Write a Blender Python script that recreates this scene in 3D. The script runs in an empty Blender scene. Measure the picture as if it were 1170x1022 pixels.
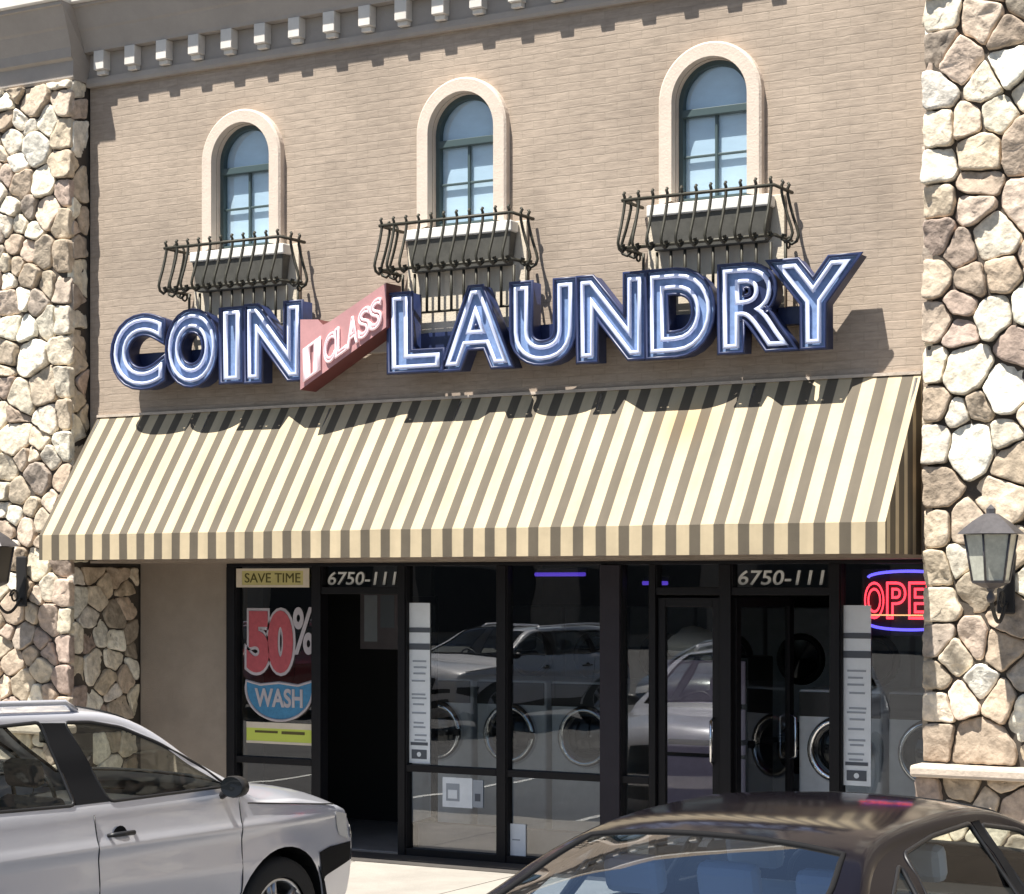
import bpy, bmesh, math, random
from mathutils import Vector, Matrix, noise
from math import sin, cos, pi, radians, sqrt, atan2
random.seed(7)
S = bpy.context.scene
COL = S.collection
S.render.engine = 'CYCLES'

# ------------------------------------------------------------------ materials
def mat(name, col=(.5,.5,.5), rough=.6, metal=0, spec=.5, noise_amt=0, noise_scale=8, bump=0, bump_scale=40, emit=None, estr=0, coat=0, attr=None, stretch=(1,1,1)):
    m = bpy.data.materials.new(name); m.use_nodes = True
    nt = m.node_tree; N = nt.nodes; L = nt.links
    b = N['Principled BSDF']
    b.inputs['Base Color'].default_value = (*col, 1)
    b.inputs['Roughness'].default_value = rough
    b.inputs['Metallic'].default_value = metal
    b.inputs['Specular IOR Level'].default_value = spec
    b.inputs['Coat Weight'].default_value = coat
    b.inputs['Coat Roughness'].default_value = .03
    tc = N.new('ShaderNodeTexCoord')
    mp = N.new('ShaderNodeMapping'); mp.inputs['Scale'].default_value = stretch
    L.new(tc.outputs['Object'], mp.inputs[0])
    src = None
    if attr:
        a = N.new('ShaderNodeAttribute'); a.attribute_name = attr; src = a.outputs['Color']
    if noise_amt:
        n = N.new('ShaderNodeTexNoise'); n.inputs['Scale'].default_value = noise_scale
        n.inputs['Detail'].default_value = 6; n.inputs['Roughness'].default_value = .65
        L.new(mp.outputs[0], n.inputs['Vector'])
        mr = N.new('ShaderNodeMapRange'); mr.inputs[1].default_value = .3; mr.inputs[2].default_value = .7
        mr.inputs[3].default_value = 1-noise_amt; mr.inputs[4].default_value = 1+noise_amt
        L.new(n.outputs['Fac'], mr.inputs[0])
        v = N.new('ShaderNodeVectorMath'); v.operation = 'SCALE'
        if src: L.new(src, v.inputs[0])
        else: v.inputs[0].default_value = col
        L.new(mr.outputs[0], v.inputs['Scale']); src = v.outputs[0]
    if src: L.new(src, b.inputs['Base Color'])
    if bump:
        n2 = N.new('ShaderNodeTexNoise'); n2.inputs['Scale'].default_value = bump_scale; n2.inputs['Detail'].default_value = 8
        L.new(mp.outputs[0], n2.inputs['Vector'])
        bp = N.new('ShaderNodeBump'); bp.inputs['Strength'].default_value = bump; bp.inputs['Distance'].default_value = .01
        L.new(n2.outputs['Fac'], bp.inputs['Height']); L.new(bp.outputs[0], b.inputs['Normal'])
    if emit:
        b.inputs['Emission Color'].default_value = (*emit, 1); b.inputs['Emission Strength'].default_value = estr
    return m

def glass(name, tint=(.8,.85,.85), ior=1.55, rough=.0, extra=0.0, wave=.25):
    m = bpy.data.materials.new(name); m.use_nodes = True
    nt = m.node_tree; N = nt.nodes; L = nt.links; N.clear()
    o = N.new('ShaderNodeOutputMaterial'); mx = N.new('ShaderNodeMixShader')
    t = N.new('ShaderNodeBsdfTransparent'); t.inputs[0].default_value = (*tint, 1)
    g = N.new('ShaderNodeBsdfGlossy'); g.inputs['Roughness'].default_value = rough
    f = N.new('ShaderNodeFresnel'); ge = N.new('ShaderNodeNewGeometry'); mi_ = N.new('ShaderNodeMapRange')   # thin sheet: same reflectance from both faces
    mi_.inputs[3].default_value = ior; mi_.inputs[4].default_value = 1/ior
    L.new(ge.outputs['Backfacing'], mi_.inputs[0]); L.new(mi_.outputs[0], f.inputs['IOR'])
    # slight waviness of float glass
    tc = N.new('ShaderNodeTexCoord'); n = N.new('ShaderNodeTexNoise'); n.inputs['Scale'].default_value = 1.3; n.inputs['Detail'].default_value = 1
    bp = N.new('ShaderNodeBump'); bp.inputs['Strength'].default_value = wave; bp.inputs['Distance'].default_value = .01
    L.new(tc.outputs['Object'], n.inputs['Vector']); L.new(n.outputs['Fac'], bp.inputs['Height']); L.new(bp.outputs[0], g.inputs['Normal'])
    ad = N.new('ShaderNodeMath'); ad.operation = 'ADD'; ad.use_clamp = True; ad.inputs[1].default_value = extra
    L.new(f.outputs[0], ad.inputs[0]); L.new(ad.outputs[0], mx.inputs[0])
    L.new(t.outputs[0], mx.inputs[1]); L.new(g.outputs[0], mx.inputs[2]); L.new(mx.outputs[0], o.inputs[0])
    return m

def brick_wall_mat():
    m = bpy.data.materials.new('painted_brick'); m.use_nodes = True
    nt = m.node_tree; N = nt.nodes; L = nt.links; b = N['Principled BSDF']
    tc = N.new('ShaderNodeTexCoord'); sp = N.new('ShaderNodeSeparateXYZ'); cb = N.new('ShaderNodeCombineXYZ')
    L.new(tc.outputs['Object'], sp.inputs[0]); L.new(sp.outputs[0], cb.inputs[0]); L.new(sp.outputs[2], cb.inputs[1])
    wn = N.new('ShaderNodeTexNoise'); wn.inputs['Scale'].default_value = 9; wn.inputs['Detail'].default_value = 3
    L.new(cb.outputs[0], wn.inputs['Vector'])
    wv = N.new('ShaderNodeVectorMath'); wv.operation = 'MULTIPLY_ADD'; wv.inputs[1].default_value = (.02,.02,0)
    L.new(wn.outputs['Color'], wv.inputs[0]); L.new(cb.outputs[0], wv.inputs[2])
    br = N.new('ShaderNodeTexBrick')
    br.inputs['Scale'].default_value = 1; br.inputs['Brick Width'].default_value = .20; br.inputs['Row Height'].default_value = .062
    br.inputs['Mortar Size'].default_value = .006; br.inputs['Mortar Smooth'].default_value = .7
    br.inputs['Color1'].default_value = (.382,.308,.242,1); br.inputs['Color2'].default_value = (.358,.288,.226,1); br.inputs['Mortar'].default_value = (.335,.272,.212,1)
    L.new(wv.outputs[0], br.inputs['Vector'])
    # large blotches + fine streaks
    n = N.new('ShaderNodeTexNoise'); n.inputs['Scale'].default_value = 1.1; n.inputs['Detail'].default_value = 5; L.new(cb.outputs[0], n.inputs['Vector'])
    mp = N.new('ShaderNodeMapping'); mp.inputs['Scale'].default_value = (7,34,1); L.new(cb.outputs[0], mp.inputs[0])
    n2 = N.new('ShaderNodeTexNoise'); n2.inputs['Scale'].default_value = 1; n2.inputs['Detail'].default_value = 6; n2.inputs['Roughness'].default_value = .7; L.new(mp.outputs[0], n2.inputs['Vector'])
    a = N.new('ShaderNodeMath'); a.operation = 'MULTIPLY_ADD'; a.inputs[1].default_value = .8; a.inputs[2].default_value = .60; L.new(n.outputs['Fac'], a.inputs[0])
    a2 = N.new('ShaderNodeMath'); a2.operation = 'MULTIPLY_ADD'; a2.inputs[1].default_value = .95; a2.inputs[2].default_value = .53; L.new(n2.outputs['Fac'], a2.inputs[0])
    p = N.new('ShaderNodeMath'); p.operation = 'MULTIPLY'; L.new(a.outputs[0], p.inputs[0]); L.new(a2.outputs[0], p.inputs[1])
    v = N.new('ShaderNodeVectorMath'); v.operation = 'SCALE'; L.new(br.outputs['Color'], v.inputs[0]); L.new(p.outputs[0], v.inputs['Scale'])
    L.new(v.outputs[0], b.inputs['Base Color']); b.inputs['Roughness'].default_value = .85
    h = N.new('ShaderNodeMath'); h.operation = 'MULTIPLY_ADD'; h.inputs[1].default_value = -.28; L.new(br.outputs['Fac'], h.inputs[0]); L.new(n2.outputs['Fac'], h.inputs[2])
    bp = N.new('ShaderNodeBump'); bp.inputs['Strength'].default_value = .5; bp.inputs['Distance'].default_value = .006
    L.new(h.outputs[0], bp.inputs['Height']); L.new(bp.outputs[0], b.inputs['Normal'])
    return m

def stripe_mat(name, axis, period, phase, duty=.56):
    m = bpy.data.materials.new(name); m.use_nodes = True
    nt = m.node_tree; N = nt.nodes; L = nt.links; b = N['Principled BSDF']
    tc = N.new('ShaderNodeTexCoord'); sp = N.new('ShaderNodeSeparateXYZ'); L.new(tc.outputs['Object'], sp.inputs[0])
    a = N.new('ShaderNodeMath'); a.operation = 'MULTIPLY_ADD'; a.inputs[1].default_value = 1/period; a.inputs[2].default_value = phase; L.new(sp.outputs[axis], a.inputs[0])
    f = N.new('ShaderNodeMath'); f.operation = 'FRACT'; L.new(a.outputs[0], f.inputs[0])
    r = N.new('ShaderNodeValToRGB'); r.color_ramp.interpolation = 'LINEAR'
    e = r.color_ramp.elements
    cr = (.54,.44,.285,1); bn = (.118,.096,.066,1)
    e[0].position = 0; e[0].color = bn
    e[1].position = .03; e[1].color = cr
    for p, c in ((duty-.02, cr), (duty+.01, bn), (.99, bn)):
        x = e.new(p); x.color = c
    L.new(f.outputs[0], r.inputs[0])
    n = N.new('ShaderNodeTexNoise'); n.inputs['Scale'].default_value = 2.2; n.inputs['Detail'].default_value = 7; n.inputs['Roughness'].default_value = .7
    L.new(tc.outputs['Object'], n.inputs['Vector'])
    mr = N.new('ShaderNodeMapRange'); mr.inputs[1].default_value = .3; mr.inputs[2].default_value = .75; mr.inputs[3].default_value = 1.07; mr.inputs[4].default_value = .82
    L.new(n.outputs['Fac'], mr.inputs[0])
    v = N.new('ShaderNodeVectorMath'); v.operation = 'SCALE'; L.new(r.outputs[0], v.inputs[0]); L.new(mr.outputs[0], v.inputs['Scale'])
    # dirt washed down the slope, and one rusty water stain near the top edge
    mp = N.new('ShaderNodeMapping'); mp.inputs['Scale'].default_value = (7,1.1,.7); L.new(tc.outputs['Object'], mp.inputs[0])
    ns = N.new('ShaderNodeTexNoise'); ns.inputs['Scale'].default_value = 1; ns.inputs['Detail'].default_value = 5; L.new(mp.outputs[0], ns.inputs['Vector'])
    m3 = N.new('ShaderNodeMapRange'); m3.inputs[1].default_value = .45; m3.inputs[2].default_value = .8; m3.inputs[3].default_value = 1; m3.inputs[4].default_value = .78
    L.new(ns.outputs['Fac'], m3.inputs[0])
    v2 = N.new('ShaderNodeVectorMath'); v2.operation = 'SCALE'; L.new(v.outputs[0], v2.inputs[0]); L.new(m3.outputs[0], v2.inputs['Scale'])
    sb = N.new('ShaderNodeVectorMath'); sb.operation = 'DISTANCE'; sb.inputs[1].default_value = (1.55,-.22,3.48)
    L.new(tc.outputs['Object'], sb.inputs[0])
    ad = N.new('ShaderNodeMath'); ad.operation = 'MULTIPLY_ADD'; ad.inputs[1].default_value = .55; L.new(n.outputs['Fac'], ad.inputs[0]); L.new(sb.outputs['Value'], ad.inputs[2])
    m4 = N.new('ShaderNodeMapRange'); m4.inputs[1].default_value = .30; m4.inputs[2].default_value = .60; m4.inputs[3].default_value = .55; m4.inputs[4].default_value = 0
    L.new(ad.outputs[0], m4.inputs[0])
    mx = N.new('ShaderNodeMix'); mx.data_type = 'RGBA'; mx.blend_type = 'MULTIPLY'; L.new(m4.outputs[0], mx.inputs['Factor'])
    L.new(v2.outputs[0], mx.inputs[6]); mx.inputs[7].default_value = (.95,.70,.38,1)
    L.new(mx.outputs[2], b.inputs['Base Color']); b.inputs['Roughness'].default_value = .8
    bp = N.new('ShaderNodeBump'); bp.inputs['Strength'].default_value = .2; bp.inputs['Distance'].default_value = .02
    L.new(n.outputs['Fac'], bp.inputs['Height']); L.new(bp.outputs[0], b.inputs['Normal'])
    return m

M = dict(
 brick = brick_wall_mat(),
 stucco = mat('stucco', (.30,.25,.20), .9, noise_amt=.12, noise_scale=3, bump=.4, bump_scale=90),
 cream = mat('cream_stucco', (.66,.58,.46), .85, noise_amt=.08, noise_scale=5, bump=.3, bump_scale=70),
 surround = mat('arch_plaster', (.63,.53,.44), .8, noise_amt=.08, noise_scale=6, bump=.3, bump_scale=60),
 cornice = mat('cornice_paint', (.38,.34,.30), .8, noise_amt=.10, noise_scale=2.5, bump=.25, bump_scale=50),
 cornice_top = mat('cornice_sunlit_top', (.72,.68,.62), .8, noise_amt=.08, noise_scale=3),  # paler than the cove: sunlight on the top edge put into colour
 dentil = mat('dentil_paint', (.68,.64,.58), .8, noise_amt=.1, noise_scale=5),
 stone = mat('field_stone', (.5,.45,.4), .85, attr='Col', noise_amt=.36, noise_scale=13, bump=1.0, bump_scale=26),
 mortar = mat('dark_mortar', (.075,.062,.050), .95, bump=.4, bump_scale=60),
 ledge = mat('stone_ledge', (.52,.44,.36), .85, noise_amt=.15, noise_scale=6, bump=.5, bump_scale=40),
 bronze = mat('dark_bronze', (.008,.0075,.009), .5, metal=.0, spec=.2, noise_amt=.1, noise_scale=5),
 post = mat('grey_post', (.028,.025,.032), .6, spec=.2, noise_amt=.08),
 winframe = mat('green_grey_frame', (.055,.085,.088), .45),
 iron = mat('wrought_iron', (.045,.042,.03), .55, metal=.3, noise_amt=.35, noise_scale=30),
 planter = mat('planter_metal', (.085,.082,.070), .7, noise_amt=.25, noise_scale=14),
 white = mat('white_paint', (.76,.74,.69), .6, noise_amt=.05),
 blue = mat('sign_face_blue', (.19,.28,.47), .45, noise_amt=.25, noise_scale=12),
 navy = mat('sign_return_navy', (.018,.028,.085), .4, noise_amt=.2),
 tube = mat('neon_glass_tube', (.60,.65,.86), .25, emit=(.6,.7,1), estr=.06, coat=.5),
 pink = mat('ribbon_face_pink', (.48,.25,.25), .5, noise_amt=.15, noise_scale=5),
 pinkside = mat('ribbon_return', (.13,.035,.035), .5),
 pinktube = mat('pink_neon_tube', (.92,.70,.72), .2, emit=(1,.7,.75), estr=.12),
 rubber = mat('tyre_rubber', (.018,.018,.018), .8, bump=.2, bump_scale=60),
 trim = mat('matte_trim', (.012,.012,.013), .8, spec=.12),
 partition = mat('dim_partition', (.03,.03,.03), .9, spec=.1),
 black = mat('black_plastic', (.015,.015,.016), .45),
 chrome = mat('chrome', (.75,.76,.78), .15, metal=1),
 rim = mat('alloy', (.45,.46,.48), .3, metal=.9),
 asphalt = mat('asphalt', (.075,.073,.072), .9, noise_amt=.25, noise_scale=1.2, bump=.6, bump_scale=80),
 concrete = mat('concrete', (.33,.305,.27), .85, noise_amt=.14, noise_scale=2.0, bump=.4, bump_scale=50),
 darkstrip = mat('joint_and_shade_concrete', (.065,.058,.052), .8, noise_amt=.25, noise_scale=5),  # dark joints, and the awning's shade painted as a strip
 linepaint = mat('line_paint', (.7,.7,.66), .7, noise_amt=.15, noise_scale=12),
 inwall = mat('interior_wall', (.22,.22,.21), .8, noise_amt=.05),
 infloor = mat('interior_tile', (.28,.26,.25), .4, noise_amt=.2, noise_scale=4),
 steel = mat('washer_steel', (.66,.70,.74), .4, metal=.1, noise_amt=.08),
 porthole = mat('porthole_glass', (.012,.014,.016), .06),
 lilac = mat('lilac_laminate', (.68,.54,.72), .5, noise_amt=.1),
 panel = mat('pinkish_board_and_reflection', (.30,.26,.27), .7, noise_amt=.12, noise_scale=5),  # notice board, and the sidewalk's reflection made as a panel
 paper = mat('notice_paper', (.68,.72,.76), .7, noise_amt=.06),
 paperink = mat('notice_ink', (.30,.33,.37), .7),
 inkdark = mat('notice_dark_ink', (.08,.09,.11), .7),
 yellow = mat('yellow_card', (.56,.50,.20), .7, noise_amt=.1),
 yink = mat('olive_ink', (.10,.085,.02), .7),
 lime = mat('lime_card', (.55,.62,.10), .7),
 red = mat('red_decal', (.42,.075,.09), .6, noise_amt=.15, noise_scale=20),
 decalwhite = mat('pale_decal', (.44,.40,.42), .6, noise_amt=.1),
 decalblue = mat('blue_decal', (.045,.20,.36), .6, noise_amt=.2, noise_scale=20),
 number = mat('white_number', (.70,.70,.66), .6),
 openred = mat('open_neon_red', (.9,.05,.07), .4, emit=(1,.045,.07), estr=2.2),
 openblue = mat('open_neon_blue', (.1,.1,.9), .4, emit=(.12,.10,1), estr=1.6),
 openyel = mat('open_neon_yellow', (.9,.7,.3), .4, emit=(1,.6,.25), estr=.9),
 violet = mat('violet_reflection', (.2,.1,.8), .4, emit=(.14,.07,.8), estr=.45),  # glow standing in for a neon reflection
 g_shop = glass('shop_glass', (.66,.70,.71), 1.65, extra=.13),
 g_arch = glass('arch_glass', (.86,.92,.96), 1.5, extra=.10),
 g_car = glass('car_glass', (.92,.95,.92), 1.36, extra=.0, wave=0),
 g_rear = glass('sky_tinted_rear_glass', (.62,.76,.95), 1.6, extra=.30, wave=0),  # reflected sky put into the tint as blue
 curtain = mat('curtain_backing', (.66,.78,.86), .85, noise_amt=.12, noise_scale=2, stretch=(1,1,2.5)),
 silver = mat('silver_paint', (.60,.61,.66), .28, metal=.25, coat=.7),
 darkpaint = mat('dark_plum_paint', (.008,.007,.010), .10, metal=0, spec=.22, coat=0),
 seat = mat('seat_cloth', (.10,.095,.09), .9),
 seatlight = mat('headrest_leather', (.62,.68,.74), .7),
 headlamp = mat('headlamp_lens', (.70,.70,.68), .12, coat=1),
 taillamp = mat('taillamp_lens', (.30,.012,.012), .15, coat=1),
 lampglass = mat('lantern_glass', (.50,.50,.42), .35, noise_amt=.2, noise_scale=20),
 lampmetal = mat('lantern_metal', (.10,.095,.10), .5, metal=.4, noise_amt=.2, noise_scale=20),
 lampiron = mat('lantern_iron', (.012,.011,.011), .6),
 amber = mat('marker_amber', (.6,.25,.03), .3),
)

# ------------------------------------------------------------------ builders
def link(name, me, m=None, parent=None, loc=None):
    o = bpy.data.objects.new(name, me); COL.objects.link(o)
    if m is not None:
        for k in (m if isinstance(m, (list,tuple)) else [m]): me.materials.append(k)
    if parent: o.parent = parent
    if loc: o.location = loc
    return o
def tag(o, label=None, cat=None, group=None, kind=None):
    if label: o['label'] = label
    if cat: o['category'] = cat
    if group: o['group'] = group
    if kind: o['kind'] = kind
    return o
def empty(name, loc=(0,0,0), rz=0, parent=None):
    o = bpy.data.objects.new(name, None); COL.objects.link(o); o.location = loc; o.rotation_euler = (0,0,rz); o.empty_display_size = .1
    if parent: o.parent = parent
    return o
def kids(o): return [c for c in bpy.data.objects if c.parent == o]
def copy_tree(o, parent=None):
    c = o.copy(); COL.objects.link(c)
    if parent is not None: c.parent = parent
    for ch in kids(o):
        if ch != c: copy_tree(ch, c)
    return c

class MB:
    def __init__(s): s.v = []; s.f = []; s.mi = []; s.sm = []; s.col = []
    def add(s, vs, fs, mi=0, smooth=False, col=None):
        o = len(s.v); s.v += [tuple(v) for v in vs]
        for f in fs:
            s.f.append([i+o for i in f]); s.mi.append(mi); s.sm.append(smooth); s.col.append(col)
        return s
    def box(s, x0,x1,y0,y1,z0,z1, mi=0):
        v = [(x0,y0,z0),(x1,y0,z0),(x1,y1,z0),(x0,y1,z0),(x0,y0,z1),(x1,y0,z1),(x1,y1,z1),(x0,y1,z1)]
        return s.add(v, [(0,3,2,1),(4,5,6,7),(0,1,5,4),(1,2,6,5),(2,3,7,6),(3,0,4,7)], mi)
    def tube(s, pts, r, n=8, mi=0, closed=False, cap=True):
        pts = [Vector(p) for p in pts]; k = len(pts); vs = []
        up = Vector((0,0,1)); prev = None
        for i, p in enumerate(pts):
            a = pts[(i-1) % k] if (closed or i > 0) else p
            b = pts[(i+1) % k] if (closed or i < k-1) else p
            t = (b-a)
            t = t.normalized() if t.length > 1e-9 else Vector((0,0,1))
            if prev is None:
                q = t.cross(Vector((0.13,0.21,1)))
                if q.length < .3: q = t.cross(Vector((1,0,0)))
            else:
                q = prev - t*prev.dot(t)
            q.normalize(); prev = q; w = t.cross(q)
            rr = r[i] if isinstance(r, (list,tuple)) else r
            for j in range(n):
                an = 2*pi*j/n; vs.append(p + q*cos(an)*rr + w*sin(an)*rr)
        fs = []
        for i in range(k if closed else k-1):
            i2 = (i+1) % k
            for j in range(n):
                j2 = (j+1) % n; fs.append((i*n+j, i*n+j2, i2*n+j2, i2*n+j))
        if cap and not closed: fs += [tuple(range(n))[::-1], tuple(range((k-1)*n, k*n))]
        return s.add(vs, fs, mi, True)
    def lathe(s, prof, n=24, c=(0,0,0), axis='z', mi=0):
        vs = []; fs = []
        for r, h in prof:
            for j in range(n):
                a = 2*pi*j/n
                x, y, z = r*cos(a), r*sin(a), h
                if axis == 'y': x, y, z = r*cos(a), h, r*sin(a)
                if axis == 'x': x, y, z = h, r*cos(a), r*sin(a)
                vs.append((c[0]+x, c[1]+y, c[2]+z))
        for i in range(len(prof)-1):
            for j in range(n):
                j2 = (j+1) % n; fs.append((i*n+j, i*n+j2, (i+1)*n+j2, (i+1)*n+j))
        return s.add(vs, fs, mi, True)
    def prism(s, poly, y0, y1, mi=0, mi_side=None):     # polygon in x,z extruded along y
        n = len(poly)
        vs = [(x,y0,z) for x,z in poly] + [(x,y1,z) for x,z in poly]
        s.add(vs, [tuple(range(n)), tuple(range(2*n-1, n-1, -1))], mi)
        s.add(vs, [(i, n+i, n+(i+1)%n, (i+1)%n) for i in range(n)], mi if mi_side is None else mi_side)
        return s
    def mesh(s, name):
        me = bpy.data.meshes.new(name); me.from_pydata(s.v, [], s.f); me.update()
        for p, mi, sm in zip(me.polygons, s.mi, s.sm): p.material_index = mi; p.use_smooth = sm
        if any(c is not None for c in s.col):
            ca = me.color_attributes.new('Col', 'FLOAT_COLOR', 'CORNER')
            for p, c in zip(me.polygons, s.col):
                for li in p.loop_indices: ca.data[li].color = (*(c or (.5,.5,.5)), 1)
        return me
    def build(s, name, m, parent=None, bevel=0, loc=None, fix=True):
        me = s.mesh(name)
        if fix:
            bm = bmesh.new(); bm.from_mesh(me); bmesh.ops.recalc_face_normals(bm, faces=bm.faces); bm.to_mesh(me); bm.free()
        o = link(name, me, m, parent, loc)
        if bevel:
            b = o.modifiers.new('b','BEVEL'); b.width = bevel; b.segments = 2; b.limit_method = 'ANGLE'; b.angle_limit = radians(40)
        return o

def arc(cx, cz, r, a0, a1, n):
    return [(cx+r*cos(a0+(a1-a0)*i/n), cz+r*sin(a0+(a1-a0)*i/n)) for i in range(n+1)]

def text_mesh(body, offset=0, extrude=0, bevel=0, fill=True, res=6):
    cu = bpy.data.curves.new('t','FONT'); cu.body = body; cu.offset = offset; cu.extrude = extrude; cu.bevel_depth = bevel
    cu.resolution_u = res
    cu.bevel_resolution = 2
    if not fill: cu.fill_mode = 'NONE'
    o = bpy.data.objects.new('t', cu); COL.objects.link(o)
    dg = bpy.context.evaluated_depsgraph_get(); dg.update()
    me = bpy.data.meshes.new_from_object(o.evaluated_get(dg))
    bpy.data.objects.remove(o); bpy.data.curves.remove(cu)
    return me
def fixn(me):
    me.materials.clear(); me.update()
    bm = bmesh.new(); bm.from_mesh(me); bmesh.ops.remove_doubles(bm, verts=bm.verts, dist=2e-4); bmesh.ops.recalc_face_normals(bm, faces=bm.faces)
    for f in bm.faces: f.smooth = True
    bm.to_mesh(me); bm.free()
def bounds(me):
    xs = [v.co.x for v in me.vertices]; ys = [v.co.y for v in me.vertices]
    return min(xs), max(xs), min(ys), max(ys)
def flat_text(name, body, x0, x1, z0, z1, y, m, parent=None, depth=.004, offset=0, shear=0):
    me = text_mesh(body, offset=offset, extrude=.5)
    a, b, c, d = bounds(me)
    for v in me.vertices:
        px = (v.co.x-a)/(b-a); pz = (v.co.y-c)/(d-c)
        v.co = (x0+px*(x1-x0)+shear*pz, y-depth*(v.co.z+.5), z0+pz*(z1-z0))
    me.materials.clear(); me.update()
    bm = bmesh.new(); bm.from_mesh(me); bmesh.ops.recalc_face_normals(bm, faces=bm.faces); bm.to_mesh(me); bm.free()
    return link(name, me, m, parent)

# ------------------------------------------------------------------ ground
def sheet(name, x0,x1,y0,y1,z, m):
    o = MB().add([(x0,y0,z),(x1,y0,z),(x1,y1,z),(x0,y1,z)], [(0,1,2,3)]).build(name, m); return tag(o, kind='structure')
sheet('ground', -400,400,-400,400, -.01, M['asphalt'])
sheet('parking_lot', -60,60,-45,-2.1, 0, M['asphalt'])
o = MB().box(-60,60,-2.0,1.2,-.3,.15).build('sidewalk', M['concrete'], bevel=.01); tag(o, kind='structure')
o = MB().box(-60,60,-2.15,-2.003,-.3,.147).build('kerb', M['concrete'], bevel=.02); tag(o, kind='structure')
jb = MB()
for i in range(-20,21): jb.box(i*1.5-.004, i*1.5+.004, -2.0, .10, .1505, .1515)
o = jb.build('sidewalk_joints', M['darkstrip']); tag(o, kind='structure')
sheet('awning_shade_strip', -3.17,3.2,.12,.60,.154, M['darkstrip'])  # awning's shadow on the walk, laid as a darker sheet
jb = MB()
for i in range(-8,9):
    x = .75+i*2.6
    jb.add([(x-.05,-7.6,.004),(x+.05,-7.6,.004),(x+.05,-2.3,.004),(x-.05,-2.3,.004)], [(0,1,2,3)])
o = jb.build('stall_lines', M['linepaint']); tag(o, kind='structure')

# ------------------------------------------------------------------ building
B = empty('laundry_building')
tag(B, 'tan brick shop front with stone piers, dentilled cornice and three arched upper windows', 'building')
XL, XR = -4.16, 3.28
# upper wall with three arched openings (fill between columns of rectangles)
WC = [-2.51, -.415, 1.655]
Rin, ZSP, ZB = .288, 5.81, 5.10
def wall_with_arches():
    mb = MB(); x = XL; z0, z1 = 2.53, 6.95
    def quad(x0,x1,a,b): mb.add([(x0,0,a),(x1,0,a),(x1,0,b),(x0,0,b)], [(0,1,2,3)])
    for c in WC:
        quad(x, c-Rin, z0, z1)
        quad(c-Rin, c+Rin, z0, ZB)
        pts = arc(c, ZSP, Rin, pi, 0, 24)
        for (xa,za),(xb,zb) in zip(pts, pts[1:]):
            mb.add([(xa,0,za),(xb,0,zb),(xb,0,z1),(xa,0,z1)], [(0,1,2,3)])
        # reveal
        pr = [(c-Rin,ZB)] + pts + [(c+Rin,ZB)]
        for (xa,za),(xb,zb) in zip(pr, pr[1:]+pr[:1]):
            mb.add([(xa,0,za),(xb,0,zb),(xb,.16,zb),(xa,.16,za)], [(0,1,2,3)], 1)
        x = c+Rin
    quad(x, XR, z0, z1)
    mb.box(XL, XR, .165, .30, z0, z1)  # backing
    mb.add([(XL,0,z0),(XR,0,z0),(XR,.9,z0),(XL,.9,z0)], [(0,1,2,3)])   # soffit
    return mb.build('upper_wall', [M['brick'], M['surround']], B, fix=False)
wall_with_arches()
# arched windows
for c in WC:
    w = empty('arched_window', (c,0,ZB), parent=B)
    mb = MB(); n = 28
    inn = [(-Rin-.005,0)] + arc(0, ZSP-ZB, Rin+.005, pi, 0, n) + [(Rin+.005,0)]
    out = [(-.40,-.02)] + arc(0, ZSP-ZB, .40, pi, 0, n) + [(.40,-.02)]
    mid = [(-.385,-.02)] + arc(0, ZSP-ZB, .385, pi, 0, n) + [(.385,-.02)]
    k = len(inn)
    ring = [[(x,0.0,z) for x,z in out], [(x,-.055,z) for x,z in out], [(x,-.07,z) for x,z in mid], [(x,-.07,z) for x,z in inn], [(x,.04,z) for x,z in inn]]
    for a, b in zip(ring, ring[1:]):
        mb.add(a+b, [(i, i+1, k+i+1, k+i) for i in range(k-1)], 0, False)
    mb.build('surround', M['surround'], w)
    # frame: outer bar following arch, transom, cross bars
    fr = MB(); y0, y1 = .045, .095
    po = [(-Rin,0)] + arc(0, ZSP-ZB, Rin, pi, 0, n) + [(Rin,0)]
    pi_ = [(-Rin+.035,.03)] + arc(0, ZSP-ZB, Rin-.035, pi, 0, n) + [(Rin-.035,.03)]
    for a, b in (([(x,y1,z) for x,z in po], [(x,y0,z) for x,z in po]), ([(x,y0,z) for x,z in po],[(x,y0,z) for x,z in pi_]), ([(x,y0,z) for x,z in pi_],[(x,y1,z) for x,z in pi_])):
        fr.add(a+b, [(i, (i+1)%k, k+(i+1)%k, k+i) for i in range(k)])
    fr.box(-Rin+.03, Rin-.03, y0-.015, y1-.01, .61, .665)
    fr.box(-.011, .011, y0+.015, y1-.012, .03, .61)
    fr.box(-Rin+.03, -.0112, y0+.017, y1-.014, .32, .338); fr.box(.0112, Rin-.03, y0+.017, y1-.014, .32, .338)
    fr.build('frame', M['winframe'], w, bevel=.004)
    gl = MB().add([(x,.082,z) for x,z in po], [tuple(range(len(po)))]).build('pane', M['g_arch'], w)
    MB().add([(x,.098,z) for x,z in po], [tuple(range(len(po)))]).build('blind', M['curtain'], w)
    # pale apron panel behind the railing
    MB().box(-.50,.56,-.03,-.002,-.90,-.021).build('apron_panel', M['cream'], w, bevel=.005)

# stucco return beside the shop front and storefront plane
MB().box(XL, -3.17, .655, .9, .15, 2.53).build('storefront_wall', M['stucco'], B)
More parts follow.
